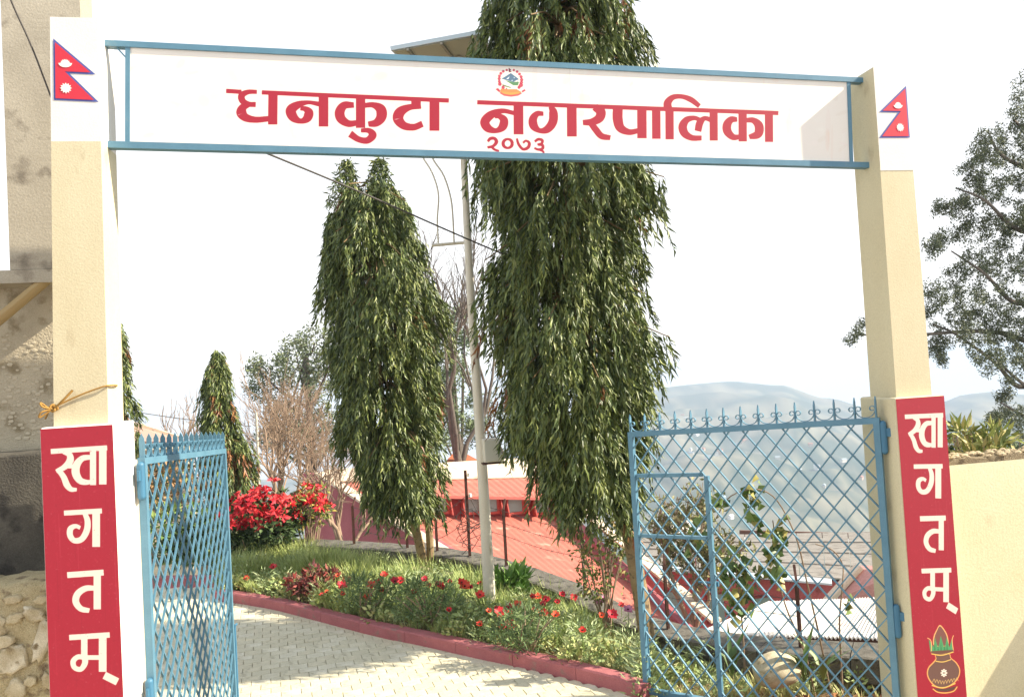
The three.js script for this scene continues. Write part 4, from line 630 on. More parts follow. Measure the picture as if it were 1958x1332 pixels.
// shrubs in front of the low wall
{ const c = onBed(1150, 1170).add(V(0, 0.35, 0)); c.copy(at(1150, 1065, 7.35)); bush({ name: 'rose_shrub', label: 'loose leggy shrub in front of the low wall beside the tall trunk', c, rx: 0.34, ry: 0.42, rz: 0.25, n: 620, len: 0.06, w: 0.028, cols: G([0x6a7a3c, 0x7f8848, 0x56682f, 0x8a7a48]), seed: 121, stems: 14, foot: -0.15 }); }
{ const c = at(628, 1120, 9.0); bush({ name: 'bronze_plant', label: 'maroon-leaved plant among the bed grasses', c: onBed(600, 1150).add(V(0, 0.22, 0)), rx: 0.3, ry: 0.18, rz: 0.2, n: 650, len: 0.08, w: 0.035, cols: G([0x7a3030, 0x8a3c34, 0x5c2a2a, 0x6a5038]), seed: 123 }); }
for (const [px, py, rx, ry, seed, n, lab] of [[700, 1165, 0.34, 0.2, 131, 900, 'feathery blue-green plant clump facing the middle of the kerb'], [820, 1185, 0.36, 0.22, 133, 1000, 'feathery blue-green plant clump between trunk and lamp pole'], [1010, 1235, 0.34, 0.2, 135, 800, 'feathery green clump beside the foot of the lamp pole'], [975, 1150, 0.2, 0.2, 137, 260, 'broad-leaved bright green plant behind the lamp pole']]) bush({ name: 'bed_plant', label: lab, category: 'plant', c: onBed(px, py + 14).add(V(0, ry + 0.03, 0)), rx, ry, rz: rx * 0.8, n, len: seed === 137 ? 0.16 : 0.075, w: seed === 137 ? 0.06 : 0.012, cols: seed === 137 ? G([0x5c8030, 0x74944a, 0x4a6c28]) : G([0x62784a, 0x72864f, 0x50663c]), seed, upright: 0.7, group: 'leafy clumps in the flower bed' });
bush({ name: 'garden_shrub', label: 'yellow-green strappy shrub behind the boundary wall coping', c: at(1868, 850, 6.6), rx: 0.26, ry: 0.2, rz: 0.25, n: 420, len: 0.14, w: 0.03, cols: G([0xa8a860, 0x8a9248, 0xb0a468, 0x6a7840]), seed: 141, foot: 0.2, upright: 0.5 });
bush({ name: 'garden_shrub', label: 'dark shrub behind the boundary wall next to the pillar', c: at(1835, 855, 7.2), rx: 0.2, ry: 0.2, rz: 0.25, n: 500, len: 0.07, w: 0.03, cols: DARK, seed: 143, foot: 0.2 });
bush({ name: 'garden_shrub', label: 'fine grey-green shrub behind the boundary wall under the spreading tree', c: at(1925, 862, 7.6), rx: 0.36, ry: 0.2, rz: 0.3, n: 1100, len: 0.06, w: 0.02, cols: G([0x6c7a58, 0x5a6a4a, 0x7c8868]), seed: 145, foot: 0.2 });

// grass: uncountable blades over the bed
{
  const r = rng(201), tuft = (nb, h, spread, w, cols, seed) => { const L = new Leaves(), q = rng(seed); for (let i = 0; i < nb; i++) { const a = q() * 6.28, s = q() * spread, d = V(Math.cos(a) * (0.15 + 0.5 * q()), 1, Math.sin(a) * (0.15 + 0.5 * q())).normalize(); L.leaf(V(Math.cos(a) * s * 0.4, 0, Math.sin(a) * s * 0.4), d, V(-Math.sin(a), 0, Math.cos(a)), h * (0.5 + 0.6 * q()), w, tint(cols, q, 0.25), 0.2, 0.12); } return L.geo(); };
  const kinds = [tuft(24, 0.34, 0.16, 0.009, YELL, 1), tuft(26, 0.27, 0.18, 0.01, G([0x8ea05c, 0x9cac68, 0x7c9250, 0xaab476]), 2), tuft(18, 0.17, 0.16, 0.012, G([0x9ca668, 0xacaa70, 0xbeb280]), 3)], places = [[], [], []];
  for (let i = 0; i < 7000; i++) {
    const u = r(), v = Math.pow(r(), 0.8) * 0.97 + 0.02, k = u * NB, a = Math.floor(k), f = k - a, A = bedA[a].clone().lerp(bedA[Math.min(NB, a + 1)], f), B = bedB[a].clone().lerp(bedB[Math.min(NB, a + 1)], f), p = A.lerp(B, v), dens = fbm(p.x * 1.3, p.z * 1.3, 9, 3);
    if (r() < 0.35 + 0.5 * fbm(p.x * 2.3 + 4, p.z * 2.3, 2, 2)) continue; if (u > 0.6 && r() < (u - 0.56) * 2.6) continue; if (dens < (u > 0.5 ? -0.04 : -0.22) + (v < 0.12 ? 0.12 : 0)) continue;
    if (p.x > 0.85 && p.z > -5.3 && r() < 0.85) continue; p.y = bedHeight(p.x, p.z) - 0.01; const kind = u < 0.28 ? (r() < 0.7 ? 0 : 1) : u < 0.62 ? (r() < 0.6 ? 1 : r() < 0.5 ? 0 : 2) : 2; places[kind].push([p, r() * 6.28, (0.7 + 0.7 * r()) * (u < 0.28 ? 1.1 : u > 0.66 ? 0.7 : 0.9) * (0.55 + 0.5 * Math.min(1, v * 2.2)) * (0.85 + 0.9 * dens)]);
  }
  // leafy weeds between the grasses
  { const wl = (nb, h, len, w, cols, seed) => { const L = new Leaves(), q = rng(seed); for (let i = 0; i < nb; i++) { const a = q() * 6.28, y = h * q(), s = 0.09 * (0.3 + q()) * (1.1 - y / h * 0.6), o = V(Math.cos(a) * s, y, Math.sin(a) * s), d = V(Math.cos(a), 0.3 + q() * 0.7, Math.sin(a)).normalize(); L.leaf(o, d, perp(d, q), len * (0.6 + 0.6 * q()), w, tint(cols, q, 0.25), 0.2, 0.1); } return L.geo(); };
    const wk = [wl(60, 0.2, 0.05, 0.022, G([0x90a264, 0x9eac70, 0x7c9056]), 11), wl(70, 0.24, 0.06, 0.01, G([0x9aaa7a, 0x8a9c6c, 0xaab486]), 12), wl(46, 0.14, 0.05, 0.026, G([0xa8b06e, 0xb4b278, 0x96a45e]), 13)], wp = [[], [], []];
    for (let i = 0; i < 950; i++) { const u = r(), v = 0.03 + 0.94 * r(), k = u * NB, a = Math.floor(k), f = k - a, p = bedA[a].clone().lerp(bedA[Math.min(NB, a + 1)], f).lerp(bedB[a].clone().lerp(bedB[Math.min(NB, a + 1)], f), v); if (u > 0.62 && r() < (u - 0.5) * 2.2) continue; if (p.x > 0.85 && p.z > -5.35) continue; p.y = bedHeight(p.x, p.z) - 0.01; wp[Math.floor(r() * 3)].push([p, r() * 6.28, 0.6 + 0.8 * r()]); }
    wk.forEach((g, k) => { const m = new THREE.InstancedMesh(g, leafSoft, wp[k].length), o = new THREE.Object3D(); wp[k].forEach(([p, a, s], i) => { o.position.copy(p); o.rotation.set(0, a, 0); o.scale.set(s, s, s); o.updateMatrix(); m.setMatrixAt(i, o.matrix); }); m.name = ['broad_weeds', 'feathery_weeds', 'low_weeds'][k]; m.userData = { kind: 'stuff', label: ['small broad-leaved weeds between the bed grasses', 'feathery grey-green weeds between the bed grasses', 'low yellowish ground cover in the flower bed'][k], category: 'weeds' }; scene.add(m); }); }
  const names = ['tall_grass', 'grass', 'short_grass'], labels = ['tall yellow-green grass at the narrow end of the bed', 'green grass and fine stems filling the flower bed', 'short dry grass over the bare end of the bed'];
  kinds.forEach((g, k) => { const m = new THREE.InstancedMesh(g, leafSoft, places[k].length), o = new THREE.Object3D(); places[k].forEach(([p, a, s], i) => { o.position.copy(p); o.rotation.set(0, a, 0); o.scale.set(s, s, s); o.updateMatrix(); m.setMatrixAt(i, o.matrix); }); m.name = names[k]; m.userData = { kind: 'stuff', label: labels[k], category: 'grass' }; scene.add(m); });
}
const inBed = (p) => { for (let i = 0; i < kerbPts.length - 1; i++) { const a = kerbPts[i], b = kerbPts[i + 1]; if (p.x >= a.x && p.x < b.x) return p.z < a.z + (b.z - a.z) * (p.x - a.x) / (b.x - a.x) - 0.2; } return p.x > kerbPts[0].x; };
{ // flowers
  const r = rng(301), petal = (R, cup, n) => { const L = new Leaves(), q = rng(7); for (let k = 0; k < n; k++) { const a = k / n * 6.28 + (k % 2) * 0.2, d = V(Math.cos(a), cup + 0.2 * (k % 2), Math.sin(a)).normalize(); L.leaf(V(0, 0, 0), d, V(-Math.sin(a), 0, Math.cos(a)), R, R * 0.95, new THREE.Color(1, 1, 1), 0.15, -0.1); } return L.geo(); };
  const bloomA = petal(0.055, 0.25, 8), bloomB = petal(0.04, 0.5, 7), red = [std(0xc8202c, 0.6), std(0xd03428, 0.6), std(0xd8502e, 0.6), std(0xb81830, 0.6)], pink = std(0xd88ab0, 0.6), green = std(0x66803a, 0.7), dark = std(0x4a2a20, 0.8);
  const px = [[238, 10], [120, 62], [525, 48], [548, 92], [455, 135], [548, 130], [657, 143], [575, 68], [712, 78], [733, 46], [722, 115], [780, 74], [806, 72], [985, 95], [932, 93], [912, 65], [1025, 77], [1078, 80], [1092, 96], [1118, 100], [1160, 85], [1160, 135], [1200, 207], [1235, 197], [1250, 213], [1290, 218], [1258, 282], [1296, 271], [1022, 202], [1395, 143], [1418, 143], [1440, 177], [1404, 205], [1443, 220], [1497, 225], [1527, 133], [1578, 147], [1617, 293], [1702, 226], [1750, 222], [1790, 182], [1158, 265], [1328, 178], [1292, 188], [1505, 168], [676, 92], [478, 122], [865, 122], [1455, 155], [540, 100], [556, 88], [975, 88], [996, 104], [1918, 232], [1690, 160, 1], [1715, 150, 1], [1725, 165, 1], [1820, 200, 1]];
  px.forEach(([x, y, isPink], i) => {
    const X = 420 + x / 2.331, Y = 1080 + y / 2.331; let p; for (let hh = 0.24 + 0.14 * ((i * 37 % 10) / 10); hh > 0.05; hh -= 0.03) { p = onY(X, Y, hh); for (let k = 0; k < 3; k++) p = onY(X, Y, Math.max(bedHeight(p.x, p.z), -0.2) + hh); if (inBed(p)) break; } const gy = bedHeight(p.x, p.z), big = [3, 11, 13, 17, 18].includes(i), h = p.y - gy + 0.02;
    const t = thing('bed_flower', isPink ? 'small pink flower on a thin stem near the tall trunk' : 'red flower on a thin green stem in the kerbside bed', 'flower', V(p.x, gy - 0.02, p.z), isPink ? 'pink flowers in the bed' : 'red flowers in the bed');
    part('stem', taper(V(0, 0, 0), V(0, h, 0), 0.004, 0.003, 5), green, t); const b = part('bloom', i % 3 ? bloomB : bloomA, isPink ? pink : red[i % 4], t), s = (big ? 1.25 : 0.85) + 0.3 * r(); b.position.y = h; b.scale.setScalar(s); b.rotation.set(0.5 + 0.3 * r(), r() * 6, 0); part('flower_centre', new THREE.IcosahedronGeometry(0.009, 1).translate(0, h + 0.008, 0.004), dark, t);
  });
}
// stones
function rock(name, label, c, sx, sy, sz, seed, mat = M.rubble[2], group, rot = 0) { const g = new THREE.IcosahedronGeometry(1, 3), q = g.attributes.position; for (let i = 0; i < q.count; i++) { const f = 1 + 0.32 * fbm(q.getX(i) * 1.1 + seed, q.getY(i) * 1.1, q.getZ(i) * 1.1, 4); q.setXYZ(i, q.getX(i) * sx * f, q.getY(i) * sy * f, q.getZ(i) * sz * f); } const gg = mergeVertices(g.deleteAttribute('uv').deleteAttribute('normal')); gg.computeVertexNormals(); gg.rotateY(rot); const m = solo(name, metric(gg), mat, label, 'stone', group); m.position.copy(c); return m; }
for (const [px, py, sx, sy, lab, s] of [[800, 1098, 0.2, 0.09, 'flat pale stone at the foot of the twin stems', 1], [866, 1104, 0.17, 0.08, 'pale stone lying between twin stems and lamp pole', 2], [975, 1148, 0.26, 0.08, 'long pale stone behind the lamp pole', 3], [1120, 1180, 0.24, 0.08, 'long pale stone near the tall trunk', 4]]) rock('garden_stone', lab, at(px, py, toPx(onBed(px, py + 18))[2]), sx, sy, 0.14, s, M.rubble[s % 3], 'stones edging the bed', -0.5);
rock('boulder', 'large pale boulder seen through the lattice below the wicket stile', at(1485, 1280, 5.75), 0.19, 0.125, 0.15, 12, M.rubble[2]);

// climbing stems behind the wicket leaf
{
  const d = 5.9, cols = G([0x5c7434, 0x74884a, 0x48602c, 0x8a8a4c]), geos = []; for (let k = 0; k < 3; k++) { const L = new Leaves(); L.leaf(V(0, 0, 0), V(0, -1, 0.15).normalize(), V(1, 0, 0), 0.07 + k * 0.01, 0.075 + k * 0.008, new THREE.Color(1, 1, 1), 0.2, 0.15); geos.push(L.geo()); }
  const mats = [0x5c7434, 0x74884a, 0x48602c, 0x98904c].map((c) => std(c, 0.5, { side: THREE.DoubleSide }));
  const vine = (label, stem, leaves, seed) => { const r = rng(seed), t = thing('climbing_plant', label, 'plant', null, 'slim climbing stems behind the gate'); part('stem', limb(stem.map(([x, y], i) => at(x, y, d + 0.05 * Math.sin(i * 2))), 0.009, 0.004, 6), twigMat, t); for (const [x0, y0, x1, y1, n, sp] of leaves) for (let i = 0; i < n; i++) { const f = i / n, p = at(x0 + (x1 - x0) * f + (r() - 0.5) * sp, y0 + (y1 - y0) * f + (r() - 0.5) * sp, d + (r() - 0.5) * 0.08), m = part('leaf', geos[Math.floor(r() * 3)], mats[Math.floor(r() * 4)], t); m.position.copy(p); m.rotation.set((r() - 0.5) * 1.4, r() * 6.28, (r() - 0.5) * 1.6); m.scale.setScalar(0.7 + 0.5 * r()); } };
  vine('arching leafy stem drooping through the middle of the lattice', [[1590, 1330], [1570, 1230], [1545, 1120], [1520, 1020], [1480, 950], [1440, 935], [1395, 950], [1370, 990]], [[1440, 915, 1442, 1005, 34, 24], [1370, 940, 1385, 960, 8, 20], [1345, 985, 1325, 1040, 18, 30]], 1);
  vine('leafy upright stem with a dense column of leaves behind the lattice', [[1560, 1332], [1540, 1250], [1500, 1150], [1485, 1080], [1480, 1010], [1478, 995]], [[1482, 995, 1480, 1105, 62, 34]], 2);
  vine('bushy young plant against the pink wall behind the lattice', [[1425, 1290], [1420, 1200], [1412, 1120], [1405, 1060]], [[1400, 1060, 1425, 1160, 90, 60], [1440, 1080, 1460, 1092, 8, 16]], 3);
  vine('thin nearly bare stem by the hinge side of the lattice', [[1612, 1330], [1608, 1250], [1606, 1180], [1612, 1110], [1612, 1080], [1590, 1050], [1560, 1040]], [[1618, 1140, 1626, 1165, 5, 14]], 4);
  const rr = rng(77), t = thing('strap_leaved_plant', 'clump of long strappy green leaves beside the boulder', 'plant'); for (let i = 0; i < 18; i++) { const L = new Leaves(), a = rr() * 6.28, dd = V(Math.cos(a) * 0.6, 1, Math.sin(a) * 0.6).normalize(); L.leaf(V(0, 0, 0), dd, V(-Math.sin(a), 0, Math.cos(a)), 0.3 + 0.25 * rr(), 0.04, new THREE.Color(1, 1, 1), 0.25, 0.2); const m = part('leaf', L.geo(), mats[i % 3], t); m.position.copy(at([1540, 1575, 1400][i % 3], 1305 - (i % 3 === 2 ? 10 : 0), 5.7)); }
  // fallen leaves at the foot
  const D = new Leaves(); for (let i = 0; i < 420; i++) { const p = at(1250 + rr() * 460, 1260 + rr() * 90, 5.2 + rr() * 0.5); p.y = bedHeight(p.x, p.z) + 0.025 + rr() * 0.02; const dd = V(rr() - 0.5, (rr() - 0.5) * 0.5, rr() - 0.5).normalize(); D.leaf(p, dd, perp(dd, rr), 0.07, 0.04, tint(G([0xb08a5c, 0x9a6a44, 0xc0a070, 0x8a5038]), rr)); } solo('leaves', D.geo(), leafSoft, 'dry fallen leaves scattered on the soil behind the wicket', 'leaves', null, 'stuff');
}

// ------------------------------------------------------------------ solar lamp pole, fence, wires
{
  const d = 7.8, base = onBed(938, 1182), dd = toPx(base)[2], A = (x, y, k = 0) => at(x, y, dd + k), t = thing('solar_lamp', 'white solar lamp pole with grey battery box standing in the flower bed', 'lamp');
  const top = A(878, 110); part('pole', metric(limb([base.clone().add(V(0, -0.1, 0)), A(934, 1100), A(918, 830), A(900, 560), A(888, 330), top], 0.062, 0.026, 14)), M.poleWhite, t);
  const bx = new THREE.Group(); const pb = A(940, 860, -0.16); const b = part('battery_box', rbox(0.17, 0.22, 0.14, 0.008, pb.x, pb.y, pb.z), M.poleWhite, t); part('box_door', rbox(0.15, 0.2, 0.012, 0.004, pb.x, pb.y, pb.z + 0.072), std(0xb9b9ae, 0.5), b); part('box_shelf', box(0.24, 0.012, 0.12, pb.x + 0.02, pb.y - 0.125, pb.z), M.rust, t);
  part('cross_arm', metric(new THREE.CylinderGeometry(0.016, 0.016, 0.36, 10).rotateZ(Math.PI / 2 + 0.06).translate(...A(860, 466).toArray())), M.poleWhite, t);
  for (const [a, k] of [[[[838, 466], [836, 420], [838, 370], [826, 330], [806, 296], [786, 240], [780, 180], [796, 112]], 0.06], [[[868, 464], [866, 420], [862, 380], [848, 335], [826, 300], [812, 240], [808, 180], [830, 112]], -0.06]]) part('curved_strut', metric(tube(a.map(([x, y]) => A(x, y, k)), 0.009, 40, 8)), M.poleWhite, t);
  const c = [A(747, 96, -0.3), A(921, 64, -0.3), A(960, 130, 0.4), A(805, 150, 0.4)], nrm = c[1].clone().sub(c[0]).cross(c[3].clone().sub(c[0])).normalize(); if (nrm.y < 0) nrm.negate();
  part('panel_frame', slab(c, nrm.clone().multiplyScalar(0.04)), std(0xb8c4c8, 0.4, { metalness: 0.3 }), t); part('panel_backing', slab(c.map((p, i) => p.clone().lerp(c[(i + 2) % 4], 0.03).addScaledVector(nrm, -0.003)), nrm.clone().multiplyScalar(-0.004)), std(0xb0a894, 0.7), t);
  part('panel_cells', slab(c.map((p, i) => p.clone().lerp(c[(i + 2) % 4], 0.03).addScaledVector(nrm, 0.042)), nrm.clone().multiplyScalar(0.003)), std(0x1c2a48, 0.2), t);
  for (const f of [0.18, 0.55]) part('panel_rib', bar(c[0].clone().lerp(c[1], f).addScaledVector(nrm, -0.02), c[3].clone().lerp(c[2], f).addScaledVector(nrm, -0.02), 0.025, 0.025), std(0x8a8474, 0.6), t);
}
const fence = [];
{
  const list = [[663, 968, 'bent at the top before the pink gable'], [765, 985, 'behind the slanting stem of the twin-stemmed evergreen'], [823, 985, 'beside the upright stem of the twin-stemmed evergreen'], [880, 900, 'tallest of the fence, carrying insulators'], [952, 975, 'beside the lamp pole'], [1100, 1014, 'before the lower red roof by the leggy shrub'], [1262, 1080, 'seen through the wicket part of the gate'], [1354, 1085, 'behind the wicket stile'], [1520, 1110, 'before the bright tin roof']];
  const foots = [1042, 1050, 1056, 1062, 1080, 1122, 1205, 1222, 1242];
  list.forEach(([px, py, where], i) => {
    let best = 0, bd = 1e9; for (let k = 0; k <= 400; k++) { const q = toPx(wallCurve.getPointAt(k / 400)); const e = Math.abs(q[0] - px - (foots[i] - py) * 0.055); if (q[2] > 0 && e < bd) { bd = e; best = k / 400; } }
    const tg = wallCurve.getTangentAt(best).setY(0).normalize(), b = wallCurve.getPointAt(best).add(V(tg.z, 0, -tg.x).multiplyScalar(0.09)); b.y -= 0.05; const dd = toPx(b)[2], topY = at(px, py, dd).y, h = topY - b.y;
    const t = thing('fence_post', 'rusty angle-iron fence post ' + where, 'post', b, 'iron posts on the low wall'); const tall = i === 3;
    part('angle_iron', mergeGeometries([box(0.035, h, 0.006, 0, h / 2, 0), box(0.006, h, 0.035, -0.015, h / 2, 0.018)]), M.rust, t); if (tall) for (const q of [0.72, 0.95]) part('insulator', metric(new THREE.CylinderGeometry(0.018, 0.022, 0.04, 10).translate(0.04, h * q, 0.02)), M.white, t);
    else part('bent_arm', bar(V(0, h - 0.005, 0), V(0.04, h + 0.1, -0.09), 0.02, 0.02), M.rust, t);
    fence.push(b.clone().setY(b.y + h));
    fence[i].h = h;
  });
  const strand = (k) => { const pts = []; fence.forEach((p, i) => { const q = p.clone(); q.y -= (i === 3 ? 0.32 : 0.02) + k * 0.14; pts.push(q); if (i < fence.length - 1) { const m = p.clone().lerp(fence[i + 1], 0.5); m.y = (q.y + fence[i + 1].y - (i + 1 === 3 ? 0.32 : 0.02) - k * 0.14) / 2 - 0.02; pts.push(m); } }); const c = new THREE.CatmullRomCurve3(pts), list = [new THREE.TubeGeometry(c, 140, 0.0028, 4)]; for (let i = 0; i < 70; i++) { const p = c.getPointAt((i + 0.5) / 70), q = rng(i + k * 99)(); for (const s of [0.4, 1.9]) { const v = V(Math.cos(s + q), Math.sin(s + q), 0.3).multiplyScalar(0.022); list.push(taper(p.clone().sub(v), p.clone().add(v), 0.002, 0.001, 3)); } } return join(list); };
  ['highest', 'middle', 'lowest'].forEach((w, k) => solo('barbed_wire', strand(k), M.wire, w + ' strand of barbed wire along the iron posts', 'wire', 'barbed wire strands on the low wall'));
  const r = rng(55), b = fence[3], coil = []; for (let i = 0; i < 5; i++) { const pts = []; for (let k = 0; k < 7; k++) pts.push(b.clone().add(V((r() - 0.35) * 0.5, -0.5 - k * 0.06 + (r() - 0.5) * 0.4, (r() - 0.5) * 0.1))); coil.push(tube(pts, 0.004, 40, 5)); } solo('wire_tangle', join(coil), M.wire, 'loose tangle of black wire hanging from the tallest fence post', 'wire');
  solo('cable', tube([onZ(430, 262, -4.26), at(510, 293, 5.0), at(700, 372, 6.0), at(920, 468, 7.0), at(1010, 505, 7.1)], 0.007, 40), M.wire, 'thick dark cable sagging from the sign into the tallest weeping evergreen', 'cable');
  solo('cable', tube([at(150, 770, 14), at(330, 798, 15), at(480, 815, 16)], 0.008, 20), M.wire, 'thin dark cable strung between the two small weeping evergreens', 'cable');
  solo('thin_pole', limb([foot(497, 14.5, -1.5), at(492, 850, 14.5), at(489, 788, 14.5)], 0.03, 0.022, 8), M.poleWhite, 'slim pale pole standing behind the crimson bush', 'pole');
}

// ------------------------------------------------------------------ buildings on the slope below
function corrugated(a, b, c, d, n, amp, thick = 0.012) { // sheet a-b (upper edge) to d-c (lower edge) with n waves
  const K = n * 6, pos = [], idx = [], e1 = b.clone().sub(a), e2 = d.clone().sub(a), nr = e1.clone().cross(e2).normalize(); if (nr.y < 0) nr.negate();
  for (const s of [0, -thick]) for (let i = 0; i <= K; i++) { const f = i / K, w = Math.sin(f * n * Math.PI * 2) * amp + s; for (const [p, q] of [[a, b], [d, c]]) { const v = p.clone().lerp(q, f).addScaledVector(nr, w); pos.push(v.x, v.y, v.z); } }
  const S = (K + 1) * 2; for (let i = 0; i < K; i++) { const k = i * 2; idx.push(k, k + 1, k + 2, k + 2, k + 1, k + 3, S + k, S + k + 2, S + k + 1, S + k + 2, S + k + 3, S + k + 1, k, k + 2, S + k, k + 2, S + k + 2, S + k, k + 1, S + k + 1, k + 3, k + 3, S + k + 1, S + k + 3); }
  const g = new THREE.BufferGeometry(); g.setAttribute('position', new THREE.Float32BufferAttribute(pos, 3)); g.setIndex(idx); const o = g.toNonIndexed(); o.computeVertexNormals(); return metric(o);
}
{
  const t = thing('red_roofed_house', 'house with red sheet roof, dormer windows and pink gable wall below the terrace', 'house');
  const A = at(622, 905, 20), C = at(905, 1078, 15.2), B = at(995, 884, 22), D = at(1360, 1186, 16.2), lerp2 = (u, v) => A.clone().lerp(B, u).lerp(C.clone().lerp(D, u), v);
  const vE = 0.28, drop = V(0, -0.6, 0);
  // upper sheets down to the eave over the dormers, each a panel
  const N = 9; for (let i = 0; i < N; i++) part('roof_sheet', corrugated(lerp2(i / N, 0.06).add(V(0, 0.004 * (i % 2), 0)), lerp2((i + 1) / N, 0.06).add(V(0, 0.004 * (i % 2), 0)), lerp2((i + 1) / N, vE), lerp2(i / N, vE), 3, 0.006), M.redRoof, t);
  for (let i = 0; i < N; i++) part('roof_sheet', corrugated(lerp2(i / N, vE - 0.06).add(drop), lerp2((i + 1) / N, vE - 0.06).add(drop), lerp2((i + 1) / N, 1).add(drop), lerp2(i / N, 1).add(drop), 3, 0.006), M.redRoof, t);
  part('eave_board', slab([lerp2(0, vE), lerp2(1, vE), lerp2(1, vE).add(V(0, -0.07, 0)), lerp2(0, vE).add(V(0, -0.07, 0))], V(0.01, 0, 0.03)), std(0xb86a60, 0.7), t);
  const cw = (u) => { const p = lerp2(u, vE - 0.035); return p; }; part('clerestory_wall', slab([cw(0.01), cw(0.99), cw(0.99).add(drop), cw(0.01).add(drop)], V(-0.02, 0, -0.08)), std(0x8f3a38, 0.8), t);
  for (const px of [838, 900, 933, 983, 1033, 1077]) { // dormer windows set in the step, found by bearing along the eave
    let u = 0, bd = 1e9; for (let k = 0; k <= 200; k++) { const e = Math.abs(toPx(cw(k / 200))[0] - px); if (e < bd) { bd = e; u = k / 200; } }
    const p = cw(u).add(V(0, -0.3, 0)), tg = cw(1).sub(cw(0)).setY(0).normalize(), nv = V(-tg.z, 0, tg.x), w = 0.4, h = 0.42, o = p.clone().addScaledVector(nv, 0.06), q = (a, b2, k) => o.clone().addScaledVector(tg, a * w / 2).add(V(0, b2 * h / 2, 0)).addScaledVector(nv, k);
    const win = part('dormer_window', slab([q(-1, -1, 0), q(1, -1, 0), q(1, 1, 0), q(-1, 1, 0)], nv.clone().multiplyScalar(-0.05)), M.glass, t);
    for (const [x0, x1, y0, y1] of [[-1.25, -0.95, -1.2, 1.2], [0.95, 1.25, -1.2, 1.2], [-0.95, 0.95, 0.9, 1.2], [-0.95, 0.95, -1.2, -0.9]]) part('window_frame', slab([q(x0, y0, 0.03), q(x1, y0, 0.03), q(x1, y1, 0.03), q(x0, y1, 0.03)], nv.clone().multiplyScalar(-0.1)), std(0xb8564a, 0.8), win);
    for (const s of [-1.35, 1.27]) part('dormer_cheek', slab([q(s, -1.2, 0.3), q(s, 1.15, 0.06), q(s, 1.15, -0.1), q(s, -1.2, -0.1)], tg.clone().multiplyScalar(0.03)), std(0xa8483e, 0.8), t);
  }
  // ridge capping in cream and verge boards
  part('ridge_capping', slab([lerp2(0, -0.02).add(V(0, 0.06, 0)), lerp2(1, -0.02).add(V(0, 0.06, 0)), lerp2(1, 0.13).add(V(0, 0.05, 0)), lerp2(0, 0.13).add(V(0, 0.05, 0))], V(0, -0.03, 0)), M.creamTrim, t);
  const vg = A.clone().sub(B).setY(0).normalize(); const verge = (u, s) => slab([lerp2(u, 0).add(V(0, 0.05, 0)), lerp2(u, 1).add(V(0, s - 0.3, 0)), lerp2(u, 1).add(V(0, s - 0.3, 0)).addScaledVector(vg, u ? -0.26 : 0.26), lerp2(u, 0).add(V(0, 0.05, 0)).addScaledVector(vg, u ? -0.26 : 0.26)], V(0, -0.06, 0));
  part('verge_board', verge(0, 0.32), M.creamTrim, t); part('verge_board', verge(1, 0.3), M.creamTrim, t);
  const down = V(0, -5, 0), g0 = A.clone().addScaledVector(vg, 0.02).add(V(0, -0.02, 0)), g1 = C.clone().addScaledVector(vg, 0.02).add(V(0, -0.06, 0)), gl = at(577, 905, 20.6);
  part('gable_wall', slab([g0, gl, gl.clone().add(down), g1.clone().add(down), g1], vg.clone().multiplyScalar(-0.2)), M.pinkWall, t);
  const bk = gl.clone().add(V(0, -1.2, 0)); part('rear_roof', slab([A, B, B.clone().add(gl).sub(A).add(V(-1.5, -1.4, -3)), gl.clone().add(V(-1.5, -1.4, -3))], V(0, -0.03, 0)), M.redRoof, t);
  part('side_wall', slab([D.clone().add(V(0, -0.5, 0)), B.clone().add(V(0, -0.1, 0)), B.clone().add(down), D.clone().add(down)], V(-0.2, 0, 0)), M.pinkWall, t);
}
